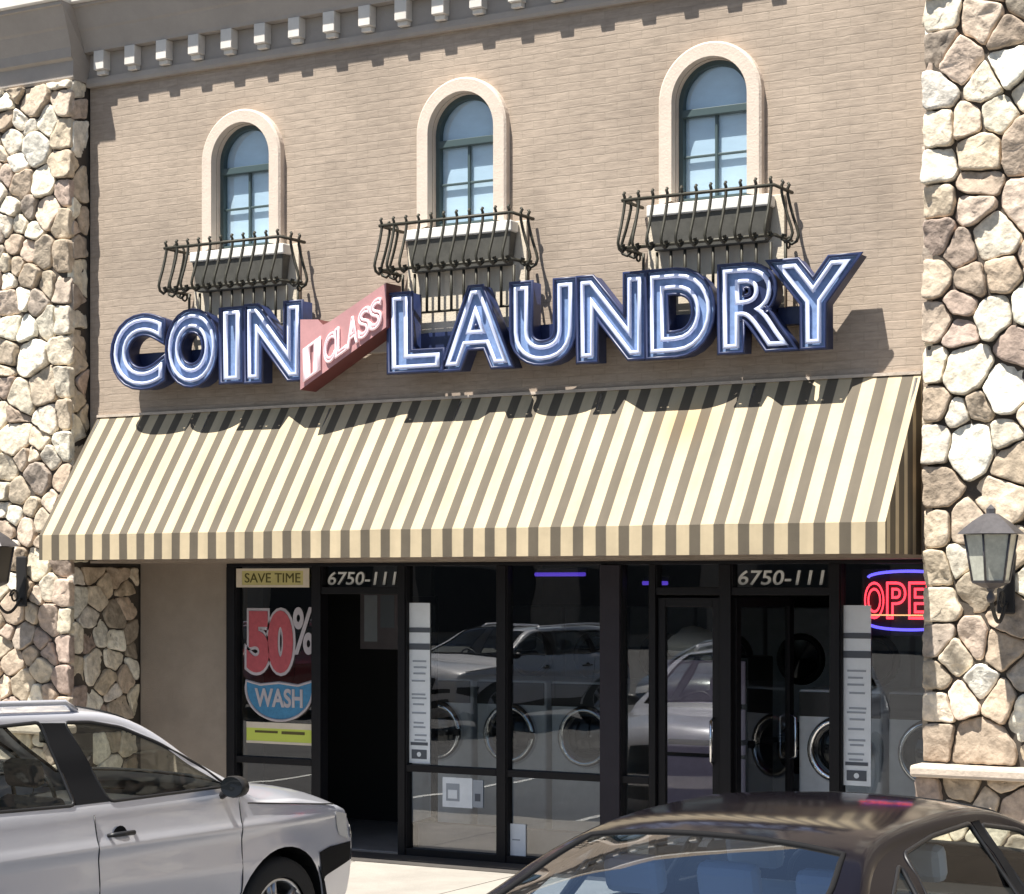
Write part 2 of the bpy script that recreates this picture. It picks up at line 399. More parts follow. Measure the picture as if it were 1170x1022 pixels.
# cornice
def cornice():
    root = empty('cornice', (0,0,0), parent=B)
    mb = MB()
    def run(x0, x1, prof, mi):  # prof in (y,z)
        n = len(prof)
        vs = [(x0,y,z) for y,z in prof] + [(x1,y,z) for y,z in prof]
        mb.add(vs, [(i,i+1,n+i+1,n+i) for i in range(n-1)], mi)
        mb.add(vs, [tuple(range(n)), tuple(range(2*n-1,n-1,-1))], mi)
    band = [(.1,6.585),(-.045,6.585),(-.055,6.61),(-.055,6.655),(-.03,6.66),(-.03,6.86)]
    run(XL, XR, band, 0)
    cove = [(-.03,6.862),(-.115,6.862),(-.122,6.89),(-.18,7.02),(-.195,7.04),(-.265,7.20),(-.29,7.205),(-.29,7.225)]
    run(XL, XR, cove, 0)
    fas = [(-.03,7.227),(-.31,7.227),(-.325,7.24),(-.325,7.29),(-.29,7.31),(0.1,7.36),(.1,7.227)]
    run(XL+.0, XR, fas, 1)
    return root, mb
croot, cmb = cornice()
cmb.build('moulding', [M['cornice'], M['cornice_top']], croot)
nd = 22
for i in range(nd):
    x = XL+.20+i*(XR-XL-.35)/(nd-1)
    d = MB()
    d.box(x-.055,x+.055,-.125,-.031,6.70,6.861)
    d.box(x-.045,x+.045,-.095,-.031,6.662,6.70)
    d.build('dentil', M['dentil'], croot, bevel=.006)
# pier caps (cornice steps forward over each stone pier)
def pier_cap(x0, x1, inner_sign):
    mb = MB()
    def run(prof, mi, g):
        # wrap: side return on the inner side
        n = len(prof)
        xa, xb = (x0, x1)
        vs = []
        for y,z in prof:
            k = max(0, -y-.22)   # extra overhang grows the inner end
            vs.append((xa - (g*k if inner_sign < 0 else 0), y, z))
        for y,z in prof:
            k = max(0, -y-.22)
            vs.append((xb + (g*k if inner_sign > 0 else 0), y, z))
        mb.add(vs, [(i,i+1,n+i+1,n+i) for i in range(n-1)], mi)
        mb.add(vs, [tuple(range(n)), tuple(range(2*n-1,n-1,-1))], mi)
    run([(0.1,6.62),(-.21,6.62),(-.225,6.64),(-.225,6.78),(-.26,6.80),(-.27,6.88),(-.33,7.02),(-.345,7.04),(-.42,7.19),(-.44,7.195),(-.44,7.225),(.1,7.225)], 0, .3)
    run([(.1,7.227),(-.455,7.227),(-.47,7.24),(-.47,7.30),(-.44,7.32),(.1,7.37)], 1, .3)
    return mb.build('pier_cap', [M['cornice'], M['cornice_top']], croot)
pier_cap(-8.5, XL+.01, 1)
pier_cap(XR-.01, 7.5, -1)
MB().box(-8.5,7.5,.12,.35,6.6,7.9).build('parapet', M['stucco'], B)

# ------------------------------------------------------------------ stone piers
def clip(poly, n, d):
    out = []
    for i in range(len(poly)):
        a = poly[i]; b = poly[(i+1)%len(poly)]
        da = a[0]*n[0]+a[1]*n[1]-d; db = b[0]*n[0]+b[1]*n[1]-d
        if da <= 0: out.append(a)
        if (da < 0 < db) or (db < 0 < da):
            t = da/(da-db); out.append((a[0]+(b[0]-a[0])*t, a[1]+(b[1]-a[1])*t))
    return out
PAL = [(.60,.52,.40),(.52,.43,.32),(.68,.61,.49),(.44,.35,.26),(.36,.30,.24),(.74,.69,.59),(.57,.46,.36),(.40,.31,.25),(.64,.57,.45),(.48,.40,.30),(.72,.66,.54)]
def stones(mb, W, H, mapf, sz=.235, seed=1, quoin=None):
    rnd = random.Random(seed)
    seeds = []
    # variable radius dart throwing
    tries = int(W*H*260)
    for _ in range(tries):
        x, z = rnd.uniform(0,W), rnd.uniform(0,H)
        r = sz*rnd.choice([.55,.75,.95,1.1,1.3])*.5
        ok = True
        for (a,b,q) in seeds:
            if abs(a-x) < .5 and abs(b-z) < .5 and (a-x)**2+((b-z)*1.1)**2 < (r+q)**2: ok = False; break
        if ok: seeds.append((x,z,r))
    if quoin:   # straight column of squared stones along an edge
        seeds = [s for s in seeds if abs(s[0]-quoin) > .21]
        z = 0; k = 0
        while z < H:
            h = rnd.uniform(.17,.31); seeds.append((abs(quoin-.085), z+h/2, .1)); z += h
    for (x,z,r) in seeds:
        poly = [(0,0),(W,0),(W,H),(0,H)]
        for (a,b,q) in seeds:
            if (a,b) == (x,z) or abs(a-x) > .85 or abs(b-z) > .85: continue
            nx, nz = a-x, b-z; d2 = nx*nx+nz*nz
            t = .5 + (r*r-q*q)/(2*d2)
            poly = clip(poly, (nx,nz), nx*(x+nx*t)+nz*(z+nz*t))
            if len(poly) < 3: break
        if len(poly) < 3: continue
        cx = sum(p[0] for p in poly)/len(poly); cz = sum(p[1] for p in poly)/len(poly)
        # resample the outline
        per = sum(sqrt((poly[i][0]-poly[i-1][0])**2+(poly[i][1]-poly[i-1][1])**2) for i in range(len(poly)))
        n = max(16, int(per/.034)); pts = []
        seg = per/n; acc = 0; nxt = 0
        for i in range(len(poly)):
            a = poly[i]; b = poly[(i+1)%len(poly)]; l = sqrt((b[0]-a[0])**2+(b[1]-a[1])**2)
            while nxt < acc+l and len(pts) < n:
                t = (nxt-acc)/max(l,1e-6); pts.append((a[0]+(b[0]-a[0])*t, a[1]+(b[1]-a[1])*t)); nxt += seg
            acc += l
        # corner rounding
        for _ in range(1):
            pts = [((pts[i-1][0]+3*pts[i][0]+pts[(i+1)%len(pts)][0])/5, (pts[i-1][1]+3*pts[i][1]+pts[(i+1)%len(pts)][1])/5) for i in range(len(pts))]
        n = len(pts)
        h = rnd.uniform(.03,.052); gap = rnd.uniform(.005,.010)
        tx, tz = rnd.uniform(-.22,.22), rnd.uniform(-.25,.25)
        base = rnd.choice(PAL); f = rnd.uniform(.88,1.2)
        col = tuple(min(.85,c*f*rnd.uniform(.985,1.015)) for c in base)
        R0 = sum(sqrt((p[0]-cx)**2+(p[1]-cz)**2) for p in pts)/n
        if R0 < .03: continue
        vs = []
        rings = [(gap,-.02),(gap,.70*h),(gap+.003,.88*h),(gap+.008,.97*h),(gap+.022,1.0*h),(R0*.5,.97*h)]
        so = rnd.random()*50
        for ins, hh in rings:
            for p in pts:
                dx, dz = p[0]-cx, p[1]-cz; L_ = sqrt(dx*dx+dz*dz)
                k = max(.12, (L_-ins)/L_)
                X, Z = cx+dx*k, cz+dz*k
                nn = noise.noise(Vector((X*11+so, Z*11, so)))
                n2 = noise.noise(Vector((X*30+so, Z*30, so)))
                hz = hh + (nn*.018+n2*.010 + tx*(X-cx)+tz*(Z-cz))*(1 if hh > .3*h else 0)
                X += noise.noise(Vector((X*18,Z*18,so)))*.011; Z += noise.noise(Vector((X*18,Z*18,so+9)))*.011
                X = min(max(X,0.004),W-.004); vs.append(mapf(X, Z, hz))
        vs.append(mapf(cx, cz, 1.05*h+noise.noise(Vector((cx*11,cz*11,so)))*.012))
        fs = []
        nr = len(rings)
        for i in range(nr-1):
            for j in range(n): fs.append((i*n+j, i*n+(j+1)%n, (i+1)*n+(j+1)%n, (i+1)*n+j))
        for j in range(n): fs.append(((nr-1)*n+j, (nr-1)*n+(j+1)%n, nr*n))
        mb.add(vs, fs, 0, True, col)
def pier(x0, x1, inner, seed, sz=.205):
    root = empty('stone_pier', ((x0+x1)/2,0,0), parent=B)
    ox = (x0+x1)/2
    yf = -.21
    mo = MB().box(x0-ox+.03, x1-ox-.03, yf, .95, 0, 6.62)
    mo.build('mortar', M['mortar'], root)
    mb = MB(); W = x1-x0
    zb = 1.17
    stones(mb, W, 6.62-zb, lambda X,Z,h: (x0+X-ox, yf-h, zb+Z), sz=sz, seed=seed, quoin=(W if inner > 0 else .0001))
    s = mb.build('field_stones', M['stone'], root, fix=False)
    lo = MB()
    stones(lo, W+.03, 1.09, lambda X,Z,h: ((x0 if inner > 0 else x0-.03)+X-ox, yf-.06-h, Z), sz=sz, seed=seed+50)
    lo.build('base_stones', M['stone'], root, fix=False)
    MB().box(x0-ox+(-.03 if inner < 0 else 0), x1-ox+(.03 if inner > 0 else 0), yf-.06, 0, 0, 1.085).build('base_mortar', M['mortar'], root)
    # inner side: shallow strip above, deep return below the soffit
    sd = MB(); xs = (x1-.045 if inner > 0 else x0+.045)-ox
    stones(sd, .21, 6.62-2.53, lambda X,Z,h: (xs+inner*min(h,.05), yf-.01+X, 2.53+Z), seed=seed+1, sz=.2)
    stones(sd, .86, 2.5-1.17, lambda X,Z,h: (xs+inner*min(h,.05), yf-.01+X, 1.17+Z), seed=seed+2, sz=.24)
    stones(sd, .86, 1.08, lambda X,Z,h: (xs+inner*min(h,.05), yf-.01+X, Z), seed=seed+3, sz=.24)
    sd.build('return_stones', M['stone'], root, fix=False)
    MB().box(x0-ox-(.03 if inner < 0 else 0), x1-ox+(.03 if inner > 0 else 0), yf-.20, yf+.02, 1.085, 1.165).build('ledge', M['ledge'], root, bevel=.022)
    return root
pier(-7.4, XL, 1, 11)
pier(XR, 6.6, -1, 23, .255)
MB().box(-30,-7.41,-.02,.9,0,7.1).build('neighbour_wall', M['stucco'], B)
MB().box(6.61,30,-.02,.9,0,7.1).build('neighbour_wall', M['stucco'], B)

# ------------------------------------------------------------------ storefront
YS = .65; Z0, Z1 = .15, 2.50
def bars(name, lst, parent, m, bevel=.004):
    mb = MB()
    for b in lst: mb.box(*b)
    return mb.build(name, m, parent, bevel=bevel)
fy0, fy1 = YS-.05, YS+.06
sf = empty('shop_front', (0,0,0), parent=B)
vert = [(-3.17,-3.08),(-2.275,-2.185),(-1.42,-1.35),(-.485,-.405),(.856,.907),(1.436,1.528),(2.301,2.381),(3.12,3.19)]
for a, b in vert:
    bars('mullion', [(a,b,fy0,fy1,Z0,Z1)], sf, M['bronze'])
bars('wide_post', [(.44,.61,fy0-.015,fy1,Z0,Z1)], sf, M['post'])
bars('header', [(-3.17,3.19,fy0+.004,fy1-.004,Z1,Z1+.028)], sf, M['bronze'])
# shop_window pieces: (x0,x1, rail height)
def shop_window(x0, x1, rails, zb=Z0, zt=Z1, name='shop_window'):
    w = empty(name, ((x0+x1)/2, YS, zb), parent=sf); c = (x0+x1)/2
    L_ = [(x0-c,x1-c,-.04,.045,0,.06),(x0-c,x0-c+.012,-.039,.044,.06,zt-zb),(x1-c-.012,x1-c,-.039,.044,.06,zt-zb)] + [(x0-c+.012,x1-c-.012,-.04,.045,r-zb-.028,r-zb+.028) for r in rails]
    bars('frame', L_, w, M['bronze'])
    MB().add([(x0-c,.01,.0),(x1-c,.01,.0),(x1-c,.01,zt-zb),(x0-c,.01,zt-zb)], [(0,1,2,3)]).build('pane', M['g_shop'], w)
    return w
shop_window(-3.08,-2.275,[.86])
shop_window(-1.35,-.485,[.86])
shop_window(-.405,.44,[.86])
shop_window(.61,.856,[.86])
shop_window(2.381,3.12,[.80])
shop_window(-2.185,-1.42,[],2.27,Z1,'transom_window')
shop_window(1.528,2.301,[],2.27,Z1,'transom_window')
shop_window(.907,1.436,[],2.27,Z1,'transom_window')
# doors
def door(x0, x1, hinge, ang, label=None):
    w = x1-x0
    d = empty('glass_door', (hinge, YS, Z0+.01), rz=ang, parent=sf)
    sgn = 1 if abs(hinge-x0) < .01 else -1
    a, b = (0.01, w-.01) if sgn > 0 else (-w+.01, -.01)
    H = 2.09
    bars('frame', [(a,a+.06,-.022,.022,0,H),(b-.06,b,-.022,.022,0,H),(a+.06,b-.06,-.021,.021,0,.22),(a+.06,b-.06,-.021,.021,H-.07,H)], d, M['bronze'])
    MB().add([(a,0,.2),(b,0,.2),(b,0,H-.05),(a,0,H-.05)], [(0,1,2,3)]).build('pane', M['g_shop'], d)
    e = b-.05 if sgn > 0 else a+.05
    MB().tube([(e,-.023,.85),(e,-.07,.87),(e,-.07,1.17),(e,-.023,1.19)], .011).build('pull_handle', M['chrome'], d)
    MB().box(a+.06,b-.06,.025,.045,.98,1.02).build('push_bar', M['bronze'], d, bevel=.004)
    if label: d['label'] = label
    return d
door(.907,1.436,.907,0)
door(-2.185,-1.42,-1.42,radians(-80),'glass door standing open into the dark shop')
door(1.528,2.301,1.528,radians(78),'glass door standing open beside the washers')
# glimpsed interior
MB().box(-4.2,3.6,8.0,8.1,.1,3.2).build('interior_wall', M['inwall'], B)
MB().box(-4.3,-4.2,.9,8.1,.1,3.2).build('interior_wall', M['inwall'], B)
MB().box(3.6,3.7,.7,8.1,.1,3.2).build('interior_wall', M['inwall'], B)
MB().box(-4.2,3.6,.9,8.1,2.95,3.1).build('interior_ceiling', M['inwall'], B)
MB().box(-4.2,3.6,.71,8.1,.0,.156).build('interior_floor', M['infloor'], B)
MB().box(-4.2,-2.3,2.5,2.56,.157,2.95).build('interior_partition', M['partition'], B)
bb = MB().box(-3.05,-2.62,2.46,2.498,1.75,2.32).build('notice_board', M['panel']); tag(bb, 'dim framed notice board on the partition inside the left doorway', 'notice board')
MB().box(-3.0,-2.86,2.452,2.459,1.82,2.25).build('sheet', M['paper'], bb); MB().box(-2.82,-2.67,2.452,2.459,1.95,2.25).build('sheet', M['paperink'], bb)
MB().box(-1.35,.44,.80,.92,.157,.40).build('walk_reflection_panel', M['panel'], B, bevel=.005)  # added panel standing in for the sunlit sidewalk's reflection
MB().box(-30,30,8.2,9,0,7.0).build('rear_wall', M['stucco'], B)
MB().box(-30,30,.36,8.2,6.5,6.55).build('flat_roof', M['stucco'], B)

# washers
def washer():
    r = empty('washing_machine')
    MB().box(-.34,.34,0,.75,.0,1.38).build('cabinet', M['steel'], r, bevel=.02)
    MB().box(-.33,.33,-.012,.0,1.17,1.36).build('control_panel', M['black'], r, bevel=.004)
    d = MB(); pr = [(.19,-.02),(.20,-.045),(.225,-.06),(.25,-.045),(.262,-.012),(.262,0)]
    d.lathe(pr, 32, (0,0,.92), 'y')
    dr = d.build('door_ring', M['chrome'], r)
    g = MB().lathe([(.0,-.075),(.08,-.068),(.15,-.05),(.195,-.02)], 32, (0,0,.92), 'y').build('porthole', M['porthole'], dr)
    MB().box(.20,.26,-.075,-.045,.89,.95).build('latch', M['black'], r, bevel=.008)
    return r
wp = washer()
wl = [(-1.75,1.75,'steel washing machine farthest left, behind the open door'),(-1.02,1.75,'steel washing machine behind the left notice strip'),(-.29,1.75,'steel washing machine seen in the middle of the left windows'),
      (2.02,1.55,'steel front loading washer visible through the right doorway'),(2.75,1.55,'steel front loading washer under the open sign')]
for i,(x,y,l) in enumerate(wl):
    w = wp if i == 0 else copy_tree(wp)
    w.location = (x, y, .157); tag(w, l, 'washing machine', 'washing machines behind the glass')
# lilac cabinet stack
c = empty('storage_cabinet', (.86,1.5,.157))
tag(c, 'lilac cabinet of wide drawers just inside the closed glass door', 'cabinet')
MB().box(-.42,.42,.0,.5,0,1.62).build('carcass', M['black'], c, bevel=.01)
for i, h in enumerate([.30,.44,.36,.34]):
    z = .05 + [0,.33,.80,1.2][i]
    MB().box(-.40,.40,-.02,-.002,z,z+h).build('drawer_front', M['lilac'], c, bevel=.008)
wb = empty('laundry_bag', (.72,1.72,1.777)); tag(wb, 'crumpled white laundry bag on top of the lilac cabinet', 'bag')
mb = MB(); vs = []; fs = []
for i in range(9):
    for j in range(14):
        th = pi*i/8*.62; a = 2*pi*j/14
        r = .20*(1+.25*noise.noise(Vector((cos(a)*2,sin(a)*2,i*.5))))
        vs.append((r*sin(th)*cos(a)*1.2, r*sin(th)*sin(a), .16*cos(th)*(1+.3*noise.noise(Vector((cos(a)*3,sin(a)*3,i)))) -.16*cos(pi*.62)+.001))
for i in range(8):
    for j in range(14): fs.append((i*14+j,i*14+(j+1)%14,(i+1)*14+(j+1)%14,(i+1)*14+j))
mb.add(vs,fs,0,True).build('sack', M['white'], wb)
# dryers on the back wall of the shop
def dryer():
    r = empty('stacked_dryer')
    MB().box(-.38,.38,0,.8,0,1.95).build('cabinet', M['steel'], r, bevel=.015)
    for z in (.5,1.42):
        MB().lathe([(.20,-.01),(.21,-.04),(.25,-.04),(.27,0)], 28, (0,0,z), 'y').build('door_ring', M['black'], r)
        MB().lathe([(0,-.03),(.20,-.02)], 28, (0,0,z), 'y').build('porthole', M['porthole'], r)
    return r
dp = dryer()
for i in range(8):
    d = dp if i == 0 else copy_tree(dp)
    d.location = (-3.5+i*.8, 6.5, .157)
    tag(d, 'tall stacked dryer in the row at the back of the dark shop', 'dryer', 'stacked dryers along the back')
# violet glow and backing added inside to stand for a neon reflection
for (xa,xb,y,z) in ((-.33,.12,.95,2.43),(.63,.84,.95,2.36)):
    v = MB().tube([(xa,y,z),(xb,y,z)], .016).build('neon_reflection_glow', M['violet'])
    tag(v, 'added violet glow for a neon reflection, high behind the %s window' % ('wide middle' if xa < 0 else 'narrow'), 'reflected glow')
    v2 = MB().box(xa,xb,y+.02,y+.05,z-.01,z+.05).build('glow_backing', M['black'], v)

# ------------------------------------------------------------------ notices on the glass
yg = YS+.004
def card(name, x0,x1,z0,z1, m, label, cat, y=yg, t=.003):
    o = MB().box(x0,x1,y-t,y,z0,z1).build(name, m); tag(o, label, cat); return o
o = card('sign_card', -3.06,-2.30,2.325,2.485, M['yellow'], 'cream and yellow SAVE TIME card at the top of the left pane', 'sign', y=YS-.045)
bars('border', [(-3.06,-2.30,YS-.051,YS-.0485,2.325,2.345),(-3.06,-2.30,YS-.051,YS-.0485,2.465,2.485),(-3.06,-3.00,YS-.051,YS-.0485,2.345,2.465),(-2.36,-2.30,YS-.051,YS-.0485,2.345,2.465)], o, M['cream'], 0)
flat_text('lettering', 'SAVE TIME', -2.97,-2.39,2.365,2.445, YS-.0485, M['yink'], o, offset=0)
# big 50% decal
o = flat_text('price_decal', '50', -2.985,-2.50,1.60,2.13, yg-.006, M['red'], None, offset=.06)
tag(o, 'large red 50% decal with pale outline on the left pane', 'decal')
flat_text('outline', '50', -3.01,-2.475,1.575,2.155, yg-.001, M['decalwhite'], o, offset=.10)
flat_text('percent_mark', '%', -2.50,-2.285,1.76,2.16, yg-.004, M['decalwhite'], o, offset=.02)
# blue oval decal
pts = []
for i in range(33):
    a = pi + pi*i/32; pts.append((-2.645+.35*cos(a), 1.47+.27*sin(a)))
pts = [(-2.99,1.47),(-2.99,1.53)][1:] + pts + [(-2.30,1.54),(-2.45,1.50),(-2.645,1.52),(-2.84,1.50)]
o = MB().prism(pts, yg-.004, yg, 0).build('oval_decal', M['decalblue']); tag(o, 'blue half oval decal with pale WASH lettering below the red decal', 'decal')
flat_text('lettering', 'WASH', -2.90,-2.40,1.31,1.47, yg-.005, M['decalwhite'], o, offset=.03)
rim_ = MB().tube([(x,yg-.004,z) for x,z in pts], .013, 6, closed=True).build('border', M['decalwhite'], o)
o = card('lime_strip', -2.99,-2.29,1.00,1.18, M['lime'], 'white and lime green strip card below the blue decal', 'sign')
bars('border', [(-2.99,-2.29,yg-.006,yg-.0035,1.13,1.18),(-2.99,-2.29,yg-.006,yg-.0035,1.00,1.02)], o, M['cream'], 0)
bars('print', [(-2.9,-2.66,yg-.006,yg-.0035,1.09,1.11),(-2.62,-2.38,yg-.006,yg-.0035,1.085,1.11)], o, M['yink'], 0)
# address numbers
o = flat_text('address_number', '6750-111', -2.15,-1.48,2.345,2.455, yg-.003, M['number'], None, offset=.012, shear=.02)
tag(o, 'white 6750-111 address on the transom over the left doorway', 'number')
o = flat_text('address_number', '6750-111', 1.56,2.23,2.345,2.455, yg-.003, M['number'], None, offset=.012, shear=.02)
tag(o, 'white 6750-111 address on the transom over the right doorway', 'number')
def strip(x0, x1, label):
    o = card('notice_strip', x0, x1, .90, 2.20, M['paper'], label, 'notice')
    w = x1-x0; L_ = []; D_ = []
    for (a,b) in ((1.96,2.0),(1.82,1.87)): D_.append((x0,x1,yg-.006,yg-.0035,a,b))
    for z in (1.72,1.67,1.62,1.56,1.45,1.42,1.37,1.30,1.22,1.185,1.12,1.08):
        k = random.uniform(.15,.3); L_.append((x0+w*k,x1-w*random.uniform(.15,.3),yg-.006,yg-.0035,z,z+.014))
    bars('print', L_, o, M['paperink'], 0)
    D_.append((x0+w*.1,x1-w*.1,yg-.006,yg-.0035,1.045,1.07))
    D_.append((x0+w*.15,x1-w*.15,yg-.006,yg-.0035,.935,1.01))
    bars('bold_print', D_, o, M['inkdark'], 0)
    MB().lathe([(0,0),(.02,0)], 14, ((x0+x1)/2,yg-.0075,.972), 'y').build('emblem', M['paper'], o)
    return o
strip(-1.35+.005,-1.14,'tall white notice strip on the window right of the open left doorway')
strip(2.385,2.60,'tall white notice strip below the red open sign')
o = card('square_notice', -1.02,-.74,.56,.80, M['paper'], 'square pale blue notice low on the left window', 'notice')
bars('print', [(-.985,-.86,yg-.006,yg-.0035,.61,.75)], o, M['paperink'], 0)
bars('emblem', [(-.965,-.88,yg-.009,yg-.0065,.63,.70)], o, M['paper'], 0)
o = card('small_notice', -.735,-.64,.57,.79, M['paperink'], 'narrow grey notice right of the square pale one', 'notice')
bars('print', [(-.715,-.665,yg-.006,yg-.0035,.62,.68)], o, M['inkdark'], 0)
o = card('low_notice', -.39,-.25,.20,.46, M['paper'], 'white notice at the very bottom of the middle window', 'notice')
bars('print', [(-.37,-.30,yg-.006,yg-.0035,.33,.34)], o, M['paperink'], 0)

# OPEN neon sign
op = empty('open_sign', (2.915,YS+.07,2.0)); tag(op, 'red neon OPEN sign with blue arcs inside the right window', 'neon sign')
MB().box(-.42,.32,.03,.05,-.02,.46).build('backing', M['black'], op)
for k, ch in enumerate('OPEN'):
    me = text_mesh(ch, bevel=.028, fill=False, offset=0.02)
    a,b,c_,d_ = bounds(me); x0 = -.39+k*.165; x1 = x0+.15; z0_, z1_ = .10, .37
    for v in me.vertices:
        v.co = (x0+(v.co.x-a)/(b-a)*(x1-x0), .0-v.co.z*.4, z0_+(v.co.y-c_)/(d_-c_)*(z1_-z0_))
    me.materials.clear(); l = link('neon_letter', me, M['openred'], op)
for zc, s_ in ((.40,1),(.07,-1)):
    MB().tube([(-.06+.30*cos(a),.0,zc+s_*.045*sin(a)) for a in [pi*i/16 for i in range(17)]], .011).build('blue_arc', M['openblue'], op)
MB().tube([(-.38,-.012,.13),(.28,-.012,.13)], .005).build('yellow_line', M['openyel'], op)

# ------------------------------------------------------------------ awning
aw = empty('striped_awning', (0,0,0)); tag(aw, 'cream and brown striped sloping awning across the whole shop front', 'awning')
AX0, AX1, AY, AZT, AZF, AZB = -4.07, 3.20, -.72, 3.78, 2.755, 2.55
mb = MB(); nx, ny = 140, 14; vs = []; fs = []
ribs = 6; rw = (AX1-AX0)/ribs
def sag(x, t):
    u = ((x-AX0)/rw) % 1
    return -.012*sin(pi*u)*sin(pi*t) + .004*noise.noise(Vector((x*2.2,t*3,0)))
for j in range(ny+1):
    t = j/ny
    for i in range(nx+1):
        x = AX0+(AX1-AX0)*i/nx; y = AY*t; z = AZT+(AZF-AZT)*t
        s_ = sag(x,t)*1.6; vs.append((x, y-.0-s_*-.8, z+s_*.6))
for j in range(ny):
    for i in range(nx):
        a = j*(nx+1)+i; fs.append((a,a+nx+1,a+nx+2,a+1))
mb.add(vs,fs,0,True)
SM = stripe_mat('awning_stripe', 0, .1795, .48, .56)
mb.build('canopy', SM, aw)
mb = MB(); vs = []; fs = []
for j in range(4):
    for i in range(nx+1):
        x = AX0+(AX1-AX0)*i/nx
        vs.append((x, AY-.002-.006*noise.noise(Vector((x*3,j*.3,3)))*j/3, AZF-(AZF-AZB)*j/3))
for j in range(3):
    for i in range(nx):
        a = j*(nx+1)+i; fs.append((a,a+nx+1,a+nx+2,a+1))
mb.add(vs,fs,0,True); mb.build('valance', SM, aw)
SS = stripe_mat('awning_side_stripe', 1, .17, .1, .40)
for x in (AX0,AX1):
    MB().add([(x,0,AZT),(x,AY,AZF),(x,AY,AZB),(x,0,AZB)], [(0,1,2,3)]).build('side_panel', SS, aw)
fr = MB()
for i in range(ribs+1):
    x = min(max(AX0+i*rw, AX0+.03), AX1-.03)
    fr.tube([(x,-.02,AZT-.04),(x,AY+.03,AZF-.03),(x,AY+.03,AZB+.02),(x,-.02,AZB+.02)], .014, 6)
fr.tube([(AX0+.03,AY+.03,AZB+.02),(AX1-.03,AY+.03,AZB+.02)], .014, 6)
fr.build('frame', M['rim'], aw)
MB().box(AX0,AX1,-.022,-.003,AZT-.01,AZT+.012).build('head_rail', M['ledge'], aw)

# ------------------------------------------------------------------ sign
def neon_letter(ch, x0, x1, z0, z1, root, m=.055, yf=-.275):
    me0 = text_mesh(ch); a,b,c_,d_ = bounds(me0)
    sx = (x1-x0-2*m)/(b-a); sz = (z1-z0-2*m)/(d_-c_)
    f = m/((sx+sz)/2)
    def place(me, ya, yb, zr):
        for v in me.vertices:
            t = (v.co.z/zr+1)/2 if zr else .5
            v.co = (x0+m+(v.co.x-a)*sx, yb+(ya-yb)*t, z0+m+(v.co.y-c_)*sz)
        me.materials.clear(); me.update()
        bm = bmesh.new(); bm.from_mesh(me); bmesh.ops.recalc_face_normals(bm, faces=bm.faces); bm.to_mesh(me); bm.free()
    me = text_mesh(ch, offset=f*.95, extrude=.5); place(me, yf+.02, -.14, .5)
    o = link('letter', me, [M['blue'], M['navy']], root)
    for p in me.polygons: p.material_index = 0 if p.normal.y < -.7 else 1
    zr = .2
    t1 = text_mesh(ch, offset=f*.12, bevel=.021, fill=False); 
    for v in t1.vertices: v.co = (x0+m+(v.co.x-a)*sx, yf-.005-v.co.z*.8, z0+m+(v.co.y-c_)*sz)
    fixn(t1); link('neon_tube', t1, M['tube'], o)
    t2 = text_mesh(ch, offset=f*.97, bevel=.016, fill=False)
    for v in t2.vertices: v.co = (x0+m+(v.co.x-a)*sx, yf+.0-v.co.z*1.0, z0+m+(v.co.y-c_)*sz)
    fixn(t2); link('rim', t2, M['navy'], o)
    st = MB()
    for zz in (z0+.12, z1-.12): st.tube([((x0+x1)/2,-.14,zz),((x0+x1)/2,0,zz)], .015, 6)
    return o
ZL0, ZL1 = 3.955, 4.575
s1 = empty('coin_sign', (0,0,0)); tag(s1, 'blue channel letters COIN outlined in white neon tube', 'neon sign')
for ch,a,b in [('C',-3.684,-3.11),('O',-3.11,-2.56),('I',-2.535,-2.32),('N',-2.30,-1.735)]:
    neon_letter(ch, a, b, ZL0, ZL1, s1)
MB().box(-3.5,-1.80,-.139,-.05,4.15,4.27).build('raceway', M['navy'], s1)
s2 = empty('laundry_sign', (0,0,0)); tag(s2, 'blue channel letters LAUNDRY outlined in white neon tube', 'neon sign')
for ch,a,b in [('L',-.925,-.437),('A',-.44,.15),('U',.149,.70),('N',.705,1.26),('D',1.263,1.80),('R',1.827,2.36),('Y',2.25,2.81)]:
    neon_letter(ch, a, b, ZL0, ZL1, s2)
MB().box(-.82,2.50,-.139,-.05,4.15,4.27).build('raceway', M['navy'], s2)
rb = empty('ribbon_sign', (0,0,0)); tag(rb, 'pink folded ribbon sign with neon script between COIN and LAUNDRY', 'neon sign')
poly = [(-1.718,3.87),(-.915,4.31),(-.915,4.648),(-1.44,4.385),(-1.50,4.365),(-1.55,4.41),(-1.718,4.42)]
MB().prism(poly, -.33, -.12, 0, 1).build('ribbon_panel', [M['pink'], M['pinkside']], rb)
MB().box(-1.65,-1.0,-.119,-.05,4.15,4.25).build('raceway', M['cornice'], rb)
# letters follow the slope: each is a sheared glyph
seq = [('1',-1.65,-1.55,.24)] + [(c_, -1.48+i*.108, -1.385+i*.108, .21) for i, c_ in enumerate('CLASS')]
for ch,x0,x1,h in seq:
    me0 = text_mesh(ch); a,b,c_,d_ = bounds(me0)
    t1 = text_mesh(ch, bevel=.035, fill=False)
    for v in t1.vertices:
        X = x0+(v.co.x-a)/(b-a)*(x1-x0); zb = 3.86+(X+1.718)*.55+.055
        v.co = (X, -.342-v.co.z*.3, zb+(v.co.y-c_)/(d_-c_)*h)
    fixn(t1); link('neon_tube', t1, M['pinktube'], rb)

